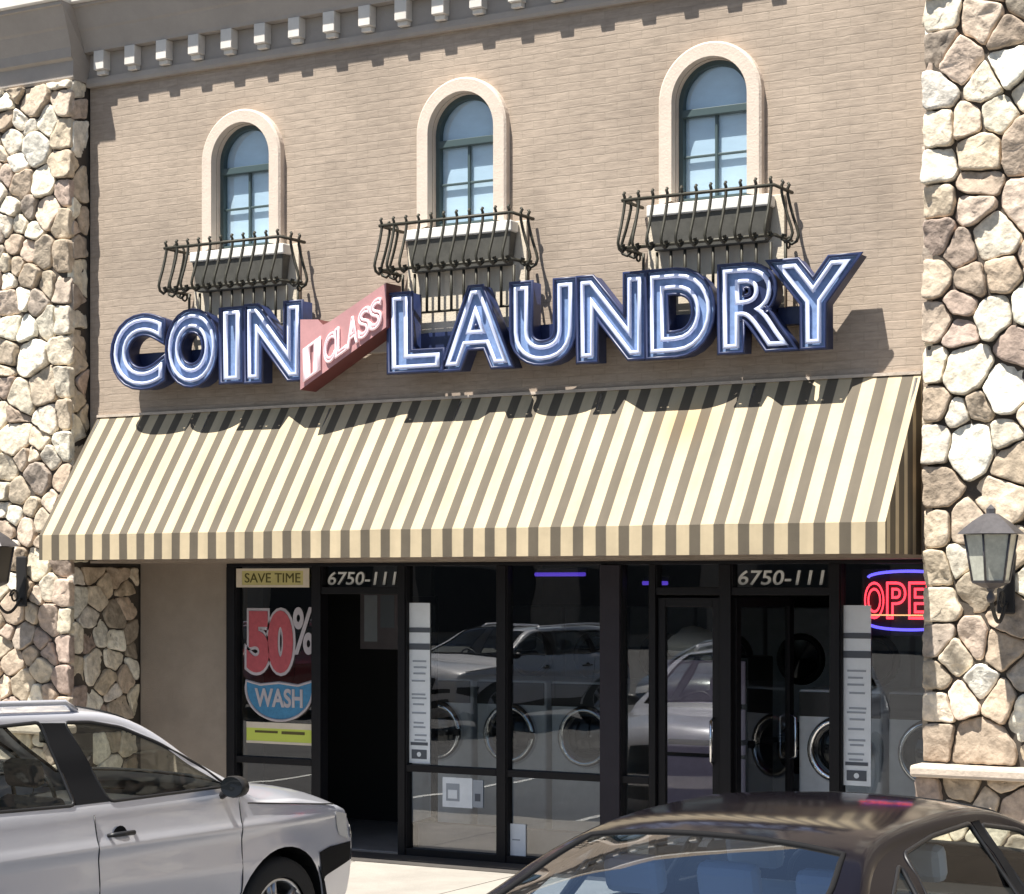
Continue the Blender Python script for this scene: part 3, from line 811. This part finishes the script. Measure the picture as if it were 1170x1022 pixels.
# ------------------------------------------------------------------ balconies
def balcony():
    r = empty('balcony_railing')
    hw, d = .58, .33      # local: x centred, wall at y=0, z=0 at the wall rail (top rail) level
    zt, zb = 0, -.34
    mb = MB()
    mb.tube([(-hw,0,zt),(-hw,-d,zt),(hw,-d,zt),(hw,0,zt)], .013, 6); mb.build('top_rail', M['iron'], r)
    MB().tube([(-hw,0,zb),(-hw,-d,zb),(hw,-d,zb),(hw,0,zb)], .013, 6).build('bottom_rail', M['iron'], r)
    MB().tube([(-hw,0,zb-.30),(-hw,-.04,zb-.30),(hw,-.04,zb-.30),(hw,0,zb-.30)], .010, 6).build('lower_rail', M['iron'], r)
    # belly baluster: straight, swells forward, curls under
    def bal(x, y, dx, dy):
        pts = [(0,.055),(.012,.04),(0,.02),(0,-.03),(.016,-.10),(.042,-.19),(.070,-.27),(.080,-.315),(.066,-.355),(.03,-.372),(.0,-.35),(.012,-.32),(.03,-.33)]
        return [(x+dx*a, y+dy*a, z) for a, z in pts]
    n = 11
    for i in range(n):
        x = -hw+.02+(2*hw-.04)*i/(n-1)
        MB().tube(bal(x,-d,-.15,-1), .012, 6).build('baluster', M['iron'], r)
    for sx in (-1,1):
        for y in (-.08,-.19):
            MB().tube(bal(sx*hw, y, sx, 0), .0115, 6).build('baluster', M['iron'], r)
    for i in range(n):
        x = -hw+.03+(2*hw-.06)*i/(n-1)
        MB().tube([(x,-.05,zb+.0),(x,-.05,zb-.30)], .011, 6).build('lower_bar', M['iron'], r)
    for sx in (-1,1):   # wall scrolls below
        p = []
        for i in range(22):
            a = i/21*2.2*pi; q = .055*(1-i/30)
            p.append((sx*hw, -.08-q*cos(a), zb-.03+q*sin(a)*.9))
        MB().tube(p, .008, 6).build('scroll', M['iron'], r)
    return r
def planter():
    p = empty('window_box')
    hw = .46
    mb = MB()
    v = [(-hw+.03,-.11,-.24),(hw-.03,-.11,-.24),(hw-.03,-.04,-.24),(-hw+.03,-.04,-.24),(-hw,-.135,.0),(hw,-.135,.0),(hw,-.035,.0),(-hw,-.035,.0)]
    mb.add(v, [(0,3,2,1),(0,1,5,4),(1,2,6,5),(2,3,7,6),(3,0,4,7)]); mb.build('trough', M['planter'], p, bevel=.008)
    MB().box(-hw-.015,hw+.015,-.15,-.034,.002,.085).build('rim', M['white'], p, bevel=.01)
    return p
bp_, pp_ = balcony(), planter()
names = [('left','COIN'),('middle','the L of LAUNDRY'),('right','the D and R of LAUNDRY')]
for i, c in enumerate(WC):
    b = bp_ if i == 0 else copy_tree(bp_)
    b.location = (c+.04, -.031, 5.08)
    tag(b, 'wrought iron balcony railing under the %s arched window, above %s' % names[i], 'railing', 'balcony railings')
    q = pp_ if i == 0 else copy_tree(pp_)
    q.location = (c+.02, 0, 4.985)
    tag(q, 'dark window box with white rim behind the %s balcony railing' % names[i][0], 'window box', 'window boxes')

# ------------------------------------------------------------------ lanterns
def lantern():
    r = empty('wall_lantern')
    # local: z=0 bottom of finial, centre at y=-.32 from wall (y=0)
    cy = -.34
    def octo(mb, prof, mi=0, n=6):
        vs = []; fs = []
        for (R_, z) in prof:
            for j in range(n):
                a = 2*pi*j/n+pi/6; vs.append((R_*cos(a), cy+R_*sin(a), z))
        for i in range(len(prof)-1):
            for j in range(n): fs.append((i*n+j,i*n+(j+1)%n,(i+1)*n+(j+1)%n,(i+1)*n+j))
        mb.add(vs, fs, mi)
    a = MB(); octo(a, [(.215,.46),(.20,.475),(.12,.54),(.05,.585),(.03,.59),(.03,.62),(.0,.65)]); octo(a, [(0,.455),(.215,.46)]); a.build('cap', M['lampmetal'], r)
    g = MB(); octo(g, [(.115,.16),(.165,.455)]); g.build('glass_body', M['lampglass'], r)
    f = MB()
    for j in range(6):
        an = 2*pi*j/6+pi/6
        f.tube([(.117*cos(an),cy+.117*sin(an),.16),(.168*cos(an),cy+.168*sin(an),.456)], .008, 5)
    octo(f, [(.0,.11),(.05,.12),(.12,.15),(.125,.165),(.0,.166)])
    f.lathe([(.0,.02),(.022,.03),(.03,.06),(.015,.09),(.03,.115)], 12, (0,cy,0)); f.build('cage', M['lampmetal'], r)
    MB().lathe([(0,.17),(.03,.17),(.03,.30),(.012,.33),(0,.36)], 10, (0,cy,0)).build('candle', M['cream'], r)
    MB().box(-.06,.06,-.02,0,-.05,.38).build('wall_plate', M['lampiron'], r, bevel=.01)
    p = []
    for i in range(17):
        t = i/16; p.append((0, -.02-.32*t, .02-.13*sin(pi*t)+.02*t))
    MB().tube(p, .013, 8).build('arm', M['lampiron'], r)
    p = [(0,-.10-.05*cos(a)*(1-a/14), -.02+.06*sin(a)*(1-a/14)+.06) for a in [i*.4 for i in range(20)]]
    MB().tube(p, .009, 6).build('scroll', M['lampiron'], r)
    return r
l1 = lantern(); l1.location = (3.86,-.27,2.21); tag(l1, 'grey metal wall lantern on the right stone pier', 'lantern', 'wall lanterns')
l2 = copy_tree(l1); l2.location = (-4.68,-.27,2.21); tag(l2, 'dark wall lantern on the left stone pier above the silver car', 'lantern', 'wall lanterns')
for ch in kids(l2):
    if ch.name.startswith('glass_body'): ch.data = ch.data.copy(); ch.data.materials.clear(); ch.data.materials.append(mat('shaded_lantern_glass', (.06,.055,.045), .4))  # shade on the left lantern put into a darker glass colour

# ------------------------------------------------------------------ cars
def interp(tab, v):
    if v <= tab[0][0]: return tab[0][1]
    for (a,b),(c,d) in zip(tab, tab[1:]):
        if v <= c:
            t = (v-a)/(c-a); t = t*t*(3-2*t)*.5+t*.5; return b+(d-b)*t
    return tab[-1][1]
def dense(prof, step=.07):
    # Catmull-Rom through the profile points
    P_ = [Vector(p) for p in prof]; out = []
    for i in range(len(P_)-1):
        p0 = P_[max(i-1,0)]; p1 = P_[i]; p2 = P_[i+1]; p3 = P_[min(i+2,len(P_)-1)]
        n = max(1, int((p2-p1).length/step))
        for k in range(n):
            t = k/n
            l1_ = (p2-p1).length
            m1 = (p2-p0)*(l1_/max((p2-p1).length+(p1-p0).length,1e-6)); m2 = (p3-p1)*(l1_/max((p3-p2).length+(p2-p1).length,1e-6))
            out.append((2*t**3-3*t**2+1)*p1+(t**3-2*t**2+t)*m1+(-2*t**3+3*t**2)*p2+(t**3-t**2)*m2)
    out.append(P_[-1]); return out
def fill_poly(outer, holes, xcuts, zcuts):
    cu = bpy.data.curves.new('c','CURVE'); cu.dimensions = '2D'; cu.fill_mode = 'BOTH'
    for lp in [outer]+holes:
        sp = cu.splines.new('POLY'); sp.points.add(len(lp)-1); sp.use_cyclic_u = True
        for i, p in enumerate(lp): sp.points[i].co = (p[0], p[1], 0, 1)
    o = bpy.data.objects.new('c', cu); COL.objects.link(o)
    dg = bpy.context.evaluated_depsgraph_get(); dg.update()
    me = bpy.data.meshes.new_from_object(o.evaluated_get(dg)); bpy.data.objects.remove(o); bpy.data.curves.remove(cu)
    bm = bmesh.new(); bm.from_mesh(me); bmesh.ops.remove_doubles(bm, verts=bm.verts, dist=1e-5)
    for x in xcuts:
        bmesh.ops.bisect_plane(bm, geom=bm.verts[:]+bm.edges[:]+bm.faces[:], plane_co=(x,0,0), plane_no=(1,0,0), dist=1e-5)
    for z in zcuts:
        bmesh.ops.bisect_plane(bm, geom=bm.verts[:]+bm.edges[:]+bm.faces[:], plane_co=(0,z,0), plane_no=(0,1,0), dist=1e-5)
    bm.verts.index_update()
    vs = [(v.co.x, v.co.y) for v in bm.verts]; fs = [[v.index for v in f.verts] for f in bm.faces]
    bm.free(); bpy.data.meshes.remove(me); return vs, fs
def roundpoly(poly, r=.03, n=3):
    out = []
    for i in range(len(poly)):
        a = Vector(poly[i-1]); b = Vector(poly[i]); c = Vector(poly[(i+1)%len(poly)])
        u = (a-b); v = (c-b); k = min(r, u.length*.45, v.length*.45)
        p = b+u.normalized()*k; q = b+v.normalized()*k
        for j in range(n+1):
            t = j/n; out.append(tuple((1-t)**2*p+2*t*(1-t)*b+t*t*q))
    return out
def frange(a,b,s):
    out = []; x = a
    while x < b: out.append(x); x += s
    return out

def car(name, P, paint, glass_side, glass_screen, seatm, detail=True):
    r = empty(name)
    prof = dense(P['profile'])      # from rear bottom over the roof to front bottom
    R = .05
    nrm = []
    for i in range(len(prof)):
        a = prof[max(i-1,0)]; b = prof[min(i+1,len(prof)-1)]; t = (b-a).normalized(); nrm.append(Vector((-t.y, t.x)))
    LH = P['half']
    def W(x, z):
        w = interp(P['width'], z)
        if x > P['tf']: w *= 1-P['ta']*((x-P['tf'])/(LH-P['tf']))**2
        if x < -P['tr']: w *= 1-P['tb']*((-x-P['tr'])/(LH-P['tr']))**2
        # flare round wheel arches and crease
        for wx in P['wheels']:
            dd = sqrt((x-wx)**2+(z-P['wz'])**2)
            w += .018*math.exp(-((dd-P['ar']-.02)/.06)**2) if z < .95 else 0
        w += P.get('crease',.010)*math.exp(-((z-P['cz'])/.035)**2)
        return w
    inner = [p - n*R for p, n in zip(prof, nrm)]
    # ---- sides
    zbot = P['sill']
    out = [tuple(p) for p in inner]
    # bottom with wheel arches from front to rear
    bot = []
    for wx in sorted(P['wheels'], reverse=True):
        ar = P['ar']; dz = zbot-P['wz']; a0 = math.asin(max(-1,min(1,dz/ar)))
        bot += [(wx+ar*cos(a0+(pi-2*a0)*i/20), P['wz']+ar*sin(a0+(pi-2*a0)*i/20)) for i in range(21)]
    out = out + bot
    holes = [roundpoly(w, .035) for w in P['windows']]
    vs, fs = fill_poly(out, holes, frange(-LH,LH,.11), frange(.3,1.7,.06))
    mb = MB()
    for s_ in (-1,1):
        vv = [(x, s_*W(x,z), z) for x,z in vs]; mb.add(vv, fs if s_ > 0 else [f[::-1] for f in fs], 0, True)
    # ---- top sheet
    T = [-1,-.985,-.95,-.9,-.8,-.65,-.5,-.33,-.17,0,.17,.33,.5,.65,.8,.9,.95,.985,1]
    def crown(p):
        return interp(P['crown_x'], p.x)
    rows = []
    arcn = 4
    for p, n, q in zip(prof, nrm, inner):
        w = W(q.x, q.y); c = crown(p); row = []
        for k in range(arcn):     # right-hand rounding
            a = (pi/2)*k/arcn
            pp = q + n*(R*sin(a)); row.append((pp.x, -(w-R+R*cos(a)), pp.y))
        for t in T:
            pp = p + n*(c*(1-abs(t)**2.4)); row.append((pp.x, (w-R)*t, pp.y))
        for k in range(arcn-1,-1,-1):
            a = (pi/2)*k/arcn
            pp = q + n*(R*sin(a)); row.append((pp.x, (w-R+R*cos(a)), pp.y))
        rows.append(row)
    m_ = len(rows[0])
    screens = {}
    bodyf = []
    flat = [v for row in rows for v in row]
    for i in range(len(rows)-1):
        mx = (prof[i].x+prof[i+1].x)/2; mz = (prof[i].y+prof[i+1].y)/2
        for j in range(m_-1):
            tt = None
            if arcn <= j < m_-arcn-1: tt = (T[j-arcn]+T[j-arcn+1])/2
            key = None
            for sn,(xa,xb,tm) in P['screens'].items():
                if xa < mx < xb and mz > P['zscreen'] and tt is not None and abs(tt) < tm: key = sn
            f = (i*m_+j, (i+1)*m_+j, (i+1)*m_+j+1, i*m_+j+1)
            if key: screens.setdefault(key, []).append(f)
            else: bodyf.append(f)
    mb.add(flat, bodyf, 0, True)
    body = mb.build('body', paint, r)
    for sn, f in screens.items():
        used = sorted({i for q in f for i in q}); ix = {u:k for k,u in enumerate(used)}
        cen = Vector((0,0,0))
        g = MB().add([flat[u] for u in used], [tuple(ix[i] for i in q) for q in f], 0, True).build(sn, glass_screen if sn == 'rear_window' else glass_side, r)
        ii = sorted({u//m_ for u in used}); jj = sorted({u % m_ for u in used})
        loop = [i*m_+jj[0] for i in ii] + [ii[-1]*m_+j for j in jj[1:]] + [i*m_+jj[-1] for i in ii[::-1][1:]] + [ii[0]*m_+j for j in jj[::-1][1:-1]]
        MB().tube([flat[u] for u in loop], .012, 6, closed=True).build('screen_seal', M['trim'], r)
    # side glass
    for wpoly in P['windows']:
        v2, f2 = fill_poly(roundpoly(wpoly,.035), [], frange(-LH,LH,.14), frange(.9,1.7,.08))
        for s_ in (-1,1):
            MB().add([(x, s_*(W(x,z)-.012), z) for x,z in v2], f2, 0, True).build('side_window', glass_side, r)
        # rubber seal
        for s_ in (-1,1):
            MB().tube([(x, s_*(W(x,z)-.003), z) for x,z in roundpoly(wpoly,.035)], .011, 5, closed=True).build('window_seal', M['black'], r)
    # black door pillars
    for poly in P.get('pillars', []):
        v2, f2 = fill_poly(poly, [], frange(-LH,LH,.1), frange(.9,1.7,.06))
        for s_ in (-1,1):
            MB().add([(x, s_*(W(x,z)+.003), z) for x,z in v2], f2, 0, True).build('door_pillar', M['trim'], r)
    # shut lines
    for line in P['seams']:
        pts = [Vector(p) for p in line]; dn = []
        for a, b in zip(pts, pts[1:]):
            k = max(1,int((b-a).length/.06)); dn += [a+(b-a)*i/k for i in range(k)]
        dn.append(pts[-1])
        for s_ in (-1,1):
            MB().tube([(p.x, s_*(W(p.x,p.y)+.0005), p.y) for p in dn], .0045, 4).build('door_seam', M['black'], r)
    # handles
    for (hx,hz) in P['handles']:
        for s_ in (-1,1):
            y = W(hx,hz)
            MB().tube([(hx-.10,s_*(y-.002),hz-.004),(hx-.08,s_*(y+.028),hz),(hx+.07,s_*(y+.03),hz),(hx+.10,s_*(y-.002),hz-.004)], [.010,.014,.014,.010], 8).build('door_handle', P['handlemat'], r)
            MB().lathe([(0,.0),(.045,.0),(.055,-.002)], 16, (hx-.01, s_*(y+.001), hz-.012), 'y').build('handle_cup', M['trim'], r)
    # mirrors
    mxp, mzp = P['mirror']
    for s_ in (-1,1):
        y = W(mxp,mzp); mm = MB()
        mm.lathe([(0,.06),(.06,.052),(.088,.02),(.092,-.03),(.086,-.045)], 16, (0,0,0), 'x')
        mir = mm.build('mirror', P.get('mirrormat', paint), r, loc=(mxp, s_*(y+.12), mzp+.06)); mir.scale = (.9,1.0,.70) if P.get('mirrormat') else (1,1.15,.78)
        MB().lathe([(0,-.04),(.084,-.045)], 16, (0,0,0), 'x').build('mirror_glass', M['porthole'], mir)
        MB().tube([(mxp+.01,s_*(y-.02),mzp-.01),(mxp,s_*(y+.06),mzp+.03)], .022, 6).build('mirror_stalk', M['black'], r)
    # wheels
    wr = P['wr']
    for wx in P['wheels']:
        for s_ in (-1,1):
            wh = empty('wheel', (wx, s_*(interp(P['width'],.5)-.11), wr), parent=r)
            if s_ < 0: wh.rotation_euler = (0,0,pi)
            t = MB().lathe([(wr*.66,-.10),(wr*.90,-.105),(wr*.975,-.085),(wr,-.05),(wr,.05),(wr*.975,.085),(wr*.90,.105),(wr*.66,.10)], 40, (0,0,0), 'y'); t.build('tyre', M['rubber'], wh)
            rm = MB(); rm.lathe([(wr*.68,-.09),(wr*.66,.085),(wr*.60,.09),(wr*.58,.05),(wr*.58,-.09)], 36, (0,0,0), 'y')
            for k in range(5):
                a = 2*pi*k/5
                for da in (-.13,.13):
                    rm.tube([(wr*.12*cos(a),.055,wr*.12*sin(a)),(wr*.60*cos(a+da),.07,wr*.60*sin(a+da))], [.030,.022], 6)
            rm.lathe([(0,.085),(wr*.16,.075),(wr*.18,.05)], 16, (0,0,0), 'y'); rm.build('rim', M['rim'], wh)
            MB().lathe([(0,-.02),(wr*.5,-.02)], 24, (0,0,0), 'y').build('brake_disc', M['black'], wh)
    # dark under-body, wheel wells, cabin
    ub = MB(); iw = P['width'][0][1]-.16
    ub.box(-LH+.25,LH-.3,-iw,iw,.2,.62)
    ub.build('underbody', M['black'], r)
    for wx in P['wheels']:
        n = 16; ar = P['ar']+.02
        for s_ in (-1,1):
            wl_ = MB()
            ya, yb = s_*(iw-.08), s_*(interp(P['width'],.7)-.025)
            v = [];
            for i in range(n+1):
                a = -.35+(pi+.7)*i/n; v += [(wx+ar*cos(a),ya,P['wz']+ar*sin(a)),(wx+ar*cos(a),yb,P['wz']+ar*sin(a))]
            wl_.add(v, [(2*i,2*i+1,2*i+3,2*i+2) for i in range(n)] + [tuple(2*i for i in range(n+1))])
            wl_.build('wheel_well', M['black'], r)
    # seats and dash
    belt = P['belt']
    for (sx, sw) in P['seats']:
        for s_ in sw:
            st = MB()
            st.box(-.05,.07,-.24,.24,-.25,.30); st.add
            seat = st.build('seat', seatm, r, bevel=.05, loc=(sx, s_, belt-.22)); seat.rotation_euler = (0,radians(-14),0)
            MB().box(-.05,.05,-.13,.13,.36,.52).build('headrest', seatm, seat, bevel=.04)
    MB().box(P['dash'],P['dash']+.45,-.70,.70,belt-.22,belt-.05).build('dashboard', M['black'], r, bevel=.05)
    MB().box(-LH+.5,P['dash']+.3,-.68,.68,.5,belt-.45).build('cabin_floor', M['seat'], r)
    if P.get('shelf'): MB().box(P['shelf'][0],P['shelf'][1],-.60,.60,belt-.10,belt-.07).build('parcel_shelf', M['seat'], r)
    p = [(P['dash']-.12+.05*sin(a)*-1, .38+.18*cos(a), belt-.02+.17*sin(a)) for a in [2*pi*i/24 for i in range(24)]]
    MB().tube(p, .014, 6, closed=True).build('steering_wheel', M['black'], r)
    mz = P['rvm']
    MB().box(mz[0]-.02,mz[0]+.01,-.12,.12,mz[1]-.035,mz[1]+.035).build('rear_view_mirror', M['black'], r, bevel=.01)
    # lamps: patches of the side map that wrap onto nose and tail
    def patch(nm, ya, yb, za, zb, front, m):
        # lofted patch on the nose/tail, ya..yb half-width fractions
        idx = [i for i,p in enumerate(prof) if za <= p.y <= zb and ((p.x > 0) == front)]
        if len(idx) < 2: return
        for s_ in (-1,1):
            g = MB(); v = []; k = 10
            for i in idx:
                p, n_, q = prof[i], nrm[i], inner[i]; w = W(q.x,q.y); c = crown(p)
                for j in range(k+1):
                    t = ya+(yb-ya)*j/k
                    if t <= .94:
                        pp = p+n_*(c*(1-t**2.4)+.007); y = (w-R)*t
                    else:
                        u = min(1,(t-.94)/.06); a = pi/2*(1-u); pp = q+n_*(R*sin(a)+.007); y = w-R+R*cos(a)+.007*u
                    v.append((pp.x, s_*y, pp.y))
            g.add(v, [(i*(k+1)+j,i*(k+1)+j+1,(i+1)*(k+1)+j+1,(i+1)*(k+1)+j) for i in range(len(idx)-1) for j in range(k)], 0, True)
            g.build(nm, m, r)
    for args in P['lamps']: patch(*args)
    for (poly, nm, m) in P.get('side_patches', []):
        v2, f2 = fill_poly(poly, [], frange(-LH,LH,.06), frange(.2,1.2,.05))
        for s_ in (-1,1):
            MB().add([(x, s_*(W(x,z)+.006), z) for x,z in v2], f2, 0, True).build(nm, m, r)
    for (x0,x1,zz) in P.get('rails', []):
        for s_ in (-1,1):
            y = interp(P['width'], 1.62)-.04
            MB().tube([(x0,s_*y,zz-.05),(x0+.08,s_*y,zz),((x0+x1)/2,s_*y,zz+.02),(x1-.08,s_*y,zz),(x1,s_*y,zz-.05)], .018, 6).build('roof_rail', M['silver'], r)
    # plates
    MB().box(-LH-.012+P.get('plx',0),-LH-.006+P.get('plx',0),-.16,.16,P['plz'],P['plz']+.15).build('number_plate', M['white'], r, bevel=.003)
    return r

SUV = dict(half=2.33, sill=.30, belt=1.10, wz=.36, ar=.415, wr=.355, wheels=[1.40,-1.32], cz=.92, tf=1.25, ta=.20, tr=1.6, tb=.10,
 profile=[(-2.16,.30),(-2.26,.45),(-2.27,.70),(-2.25,.98),(-2.17,1.15),(-1.98,1.50),(-1.88,1.60),(-1.6,1.655),(-.9,1.70),(-.2,1.69),(.20,1.665),(.45,1.548),(.75,1.35),(1.10,1.155),(1.22,1.115),(1.6,1.085),(1.95,1.02),(2.14,.93),(2.21,.82),(2.24,.60),(2.20,.40),(2.10,.28)],
 width=[(.2,.86),(.45,.90),(.7,.92),(.92,.905),(1.10,.875),(1.35,.78),(1.62,.665),(1.75,.64)],
 crown_x=[(-2.3,.10),(-2.0,.06),(-1.5,.03),(0,.03),(.4,.045),(1.0,.06),(1.5,.05),(2.0,.09),(2.3,.14)],
 screens={'windscreen':(.30,1.08,.91),'rear_window':(-2.16,-1.98,.86)}, zscreen=1.12,
 windows=[[(.03,1.115),(.98,1.125),(.80,1.27),(.52,1.43),(.28,1.54),(.06,1.585),(-.13,1.595)],
          [(-.22,1.115),(-1.08,1.135),(-1.12,1.35),(-1.02,1.585),(-.30,1.605)],
          [(-1.22,1.15),(-1.78,1.20),(-1.62,1.55),(-1.14,1.58)]],
 pillars=[[(.035,1.118),(-.225,1.118),(-.305,1.602),(-.125,1.592)], [(-1.08,1.14),(-1.22,1.15),(-1.14,1.58),(-1.02,1.58)]],
 seams=[[(-.10,1.10),(-.10,.36),(.88,.34),(1.02,.55),(1.05,1.10)], [(-.10,.36),(-.85,.36),(-1.02,.75),(-1.15,1.12)], [(1.12,1.06),(1.98,.975)]],
 handles=[(.08,.985),(-.93,1.0)], handlemat=M['black'], mirror=(.90,1.12), mirrormat=M['black'],
 seats=[(-.05,(-.38,.38)),(-.95,(-.38,.38))], dash=.72, rvm=(.42,1.45), plz=.72, plx=.02,
 lamps=[('headlight',.62,1.0,.74,.93,True,M['headlamp']),('grille',0,.58,.66,.86,True,M['black']),('nose_trim',0,1.0,.58,.71,True,M['trim']),('tail_light',.80,1.0,.85,1.2,False,M['taillamp']),('bumper_slot',0,.9,.40,.50,True,M['black'])],
 side_patches=[([(1.98,.93),(2.13,.90),(2.15,.74),(2.02,.78)],'headlight',M['headlamp']), ([(1.76,.70),(1.90,.72),(2.185,.72),(2.185,.60),(1.84,.54),(1.80,.50)],'bumper_trim',M['trim']), ([(.90,.42),(.90,.30),(-.86,.30),(-.86,.42)],'sill_trim',M['black'])],
 rails=[(-1.65,.0,1.70)])
lift = lambda z: z+.045*max(0,1-(z-1.1)/.5)
SUV['windows'] = [[(x,lift(z)) for x,z in w_] for w_ in SUV['windows']]
SUV['pillars'] = [[(x,lift(z)) for x,z in w_] for w_ in SUV['pillars']]
SUV['profile'] = [(x,z-.04 if 1.15<x<2.1 else z-.035 if z>1.6 else z) for x,z in SUV['profile']]
SEDAN = dict(half=2.40, sill=.27, belt=1.0, wz=.33, ar=.375, wr=.325, wheels=[1.42,-1.38], cz=.80, tf=1.3, ta=.20, tr=1.4, tb=.16,
 profile=[(-2.25,.28),(-2.36,.45),(-2.37,.72),(-2.33,.95),(-2.22,1.03),(-1.95,1.055),(-1.80,1.075),(-1.50,1.20),(-1.12,1.355),(-.85,1.41),(-.35,1.435),(.05,1.43),(.35,1.38),(.75,1.22),(1.12,1.05),(1.3,1.0),(1.8,.93),(2.15,.83),(2.32,.68),(2.35,.5),(2.25,.28)],
 width=[(.2,.84),(.45,.885),(.7,.905),(.85,.895),(1.0,.86),(1.2,.73),(1.38,.60),(1.5,.575)],
 crown_x=[(-2.4,.12),(-2.0,.05),(-1.5,.075),(-1.12,.05),(-.6,.025),(0,.022),(.4,.045),(1.0,.07),(1.5,.05),(2.1,.09),(2.4,.16)],
 screens={'windscreen':(.33,1.06,.90),'rear_window':(-1.76,-1.10,.88)}, zscreen=1.06,
 windows=[[(.10,1.005),(.98,1.0),(.70,1.16),(.38,1.315),(.05,1.365)],
          [(-.02,1.005),(-.85,1.02),(-.78,1.335),(-.45,1.37),(-.04,1.38)],
          [(-.93,1.025),(-1.28,1.06),(-1.10,1.22),(-.87,1.31)]],
 pillars=[[(.08,1.0),(.0,1.0),(-.03,1.385),(.05,1.385)]],
 seams=[[(.04,1.0),(.04,.33),(.90,.32),(1.02,.5),(1.06,1.0)],[(.04,.33),(-.75,.33),(-.98,.7),(-.98,1.02)]],
 handles=[(.16,.90),(-.82,.92)], handlemat=M['darkpaint'], mirror=(.85,1.0),
 seats=[(.05,(-.37,.37)),(-.88,(-.42,0,.42))], dash=.78, rvm=(.40,1.27), plz=.80, plx=.05, shelf=(-1.72,-1.0),
 lamps=[('headlight',.60,1.0,.62,.80,True,M['headlamp']),('grille',0,.5,.50,.72,True,M['black']),('tail_light',.62,1.0,.82,.98,False,M['taillamp'])],
 )
sv = car('silver_suv', SUV, M['silver'], M['g_car'], M['g_car'], M['seat'])
tag(sv, 'silver wagon with roof rails parked nose in, left of the doorway', 'car')
sv.location = (-.65,-4.72,0); sv.rotation_euler = (0,0,radians(85))
dk = car('dark_sedan', SEDAN, M['darkpaint'], M['g_car'], M['g_rear'], M['seatlight'])
tag(dk, 'dark plum sedan seen from behind at the lower right, rear window tinted blue for the reflected sky', 'car')
dk.location = (4.59,-5.17,0); dk.rotation_euler = (0,0,radians(86))
# cars and a low building across the lot: they only show as reflections in the glass
paints = [mat('white_car_paint',(.65,.65,.66),.3,coat=1), mat('red_car_paint',(.25,.02,.02),.3,coat=1), mat('grey_car_paint',(.16,.17,.18),.3,metal=.5,coat=1)]
far = [(sv,-9.5,-15,100,0,'white wagon parked across the lot, reflected in the left windows'),(dk,-5.5,-15.4,88,2,'grey sedan parked across the lot, reflected in the windows'),
       (sv,-15,-15.2,92,1,'red wagon parked farther left across the lot'),(dk,-1.5,-22,90,0,'white sedan parked in the second row across the lot'),(sv,-21,-16,90,0,'white wagon parked farthest left across the lot')]
for (src,x,y,a,pi2,lab) in far:
    c = copy_tree(src); c.name = 'parked_car'; c.location = (x,y,0); c.rotation_euler = (0,0,radians(a))
    tag(c, lab, 'car', 'cars parked across the lot')
    for ch in kids(c):
        if ch.name.startswith('body'):
            ch.data = ch.data.copy(); ch.data.materials.clear(); ch.data.materials.append(paints[pi2])
ob = empty('facing_building', (-20,-52,0)); tag(ob, 'long low beige building across the car park', 'building')
MB().box(-40,60,-8,0,0,5.5).build('wall', M['stucco'], ob)
MB().box(-40.4,60.4,-8.4,.4,5.5,6.0).build('roof', M['cornice'], ob)
for i in range(14):
    MB().box(-36+i*7,-31+i*7,.01,.06,.6,3).build('window', M['black'], ob)

# ------------------------------------------------------------------ light, sky, camera
to_sun = Vector((-.42,-1,2.40)).normalized()
sl = bpy.data.lights.new('sun','SUN'); sl.energy = 5.0; sl.angle = radians(.5); sl.color = (1,.955,.88)
so = bpy.data.objects.new('sun', sl); COL.objects.link(so); so.rotation_euler = to_sun.to_track_quat('Z','Y').to_euler()
w = bpy.data.worlds.new('World'); S.world = w; w.use_nodes = True
nt = w.node_tree; sk = nt.nodes.new('ShaderNodeTexSky'); sk.sky_type = 'NISHITA'; sk.sun_disc = False
sk.sun_elevation = math.asin(to_sun.z); sk.sun_rotation = atan2(to_sun.x, to_sun.y)
nt.links.new(sk.outputs[0], nt.nodes['Background'].inputs[0]); nt.nodes['Background'].inputs[1].default_value = .055
cam = bpy.data.cameras.new('camera'); co = bpy.data.objects.new('camera', cam); COL.objects.link(co)
co.location = (7.75,-13.42,2.35); co.rotation_euler = (radians(90),0,radians(30))
cam.sensor_width = 36; cam.lens = 36*2350/1170; cam.shift_y = (668-511)/1170; cam.clip_end = 1500; cam.clip_start = .05
S.camera = co
S.view_settings.view_transform = 'Standard'; S.view_settings.look = 'None'; S.view_settings.gamma = 1; S.view_settings.exposure = 1.03
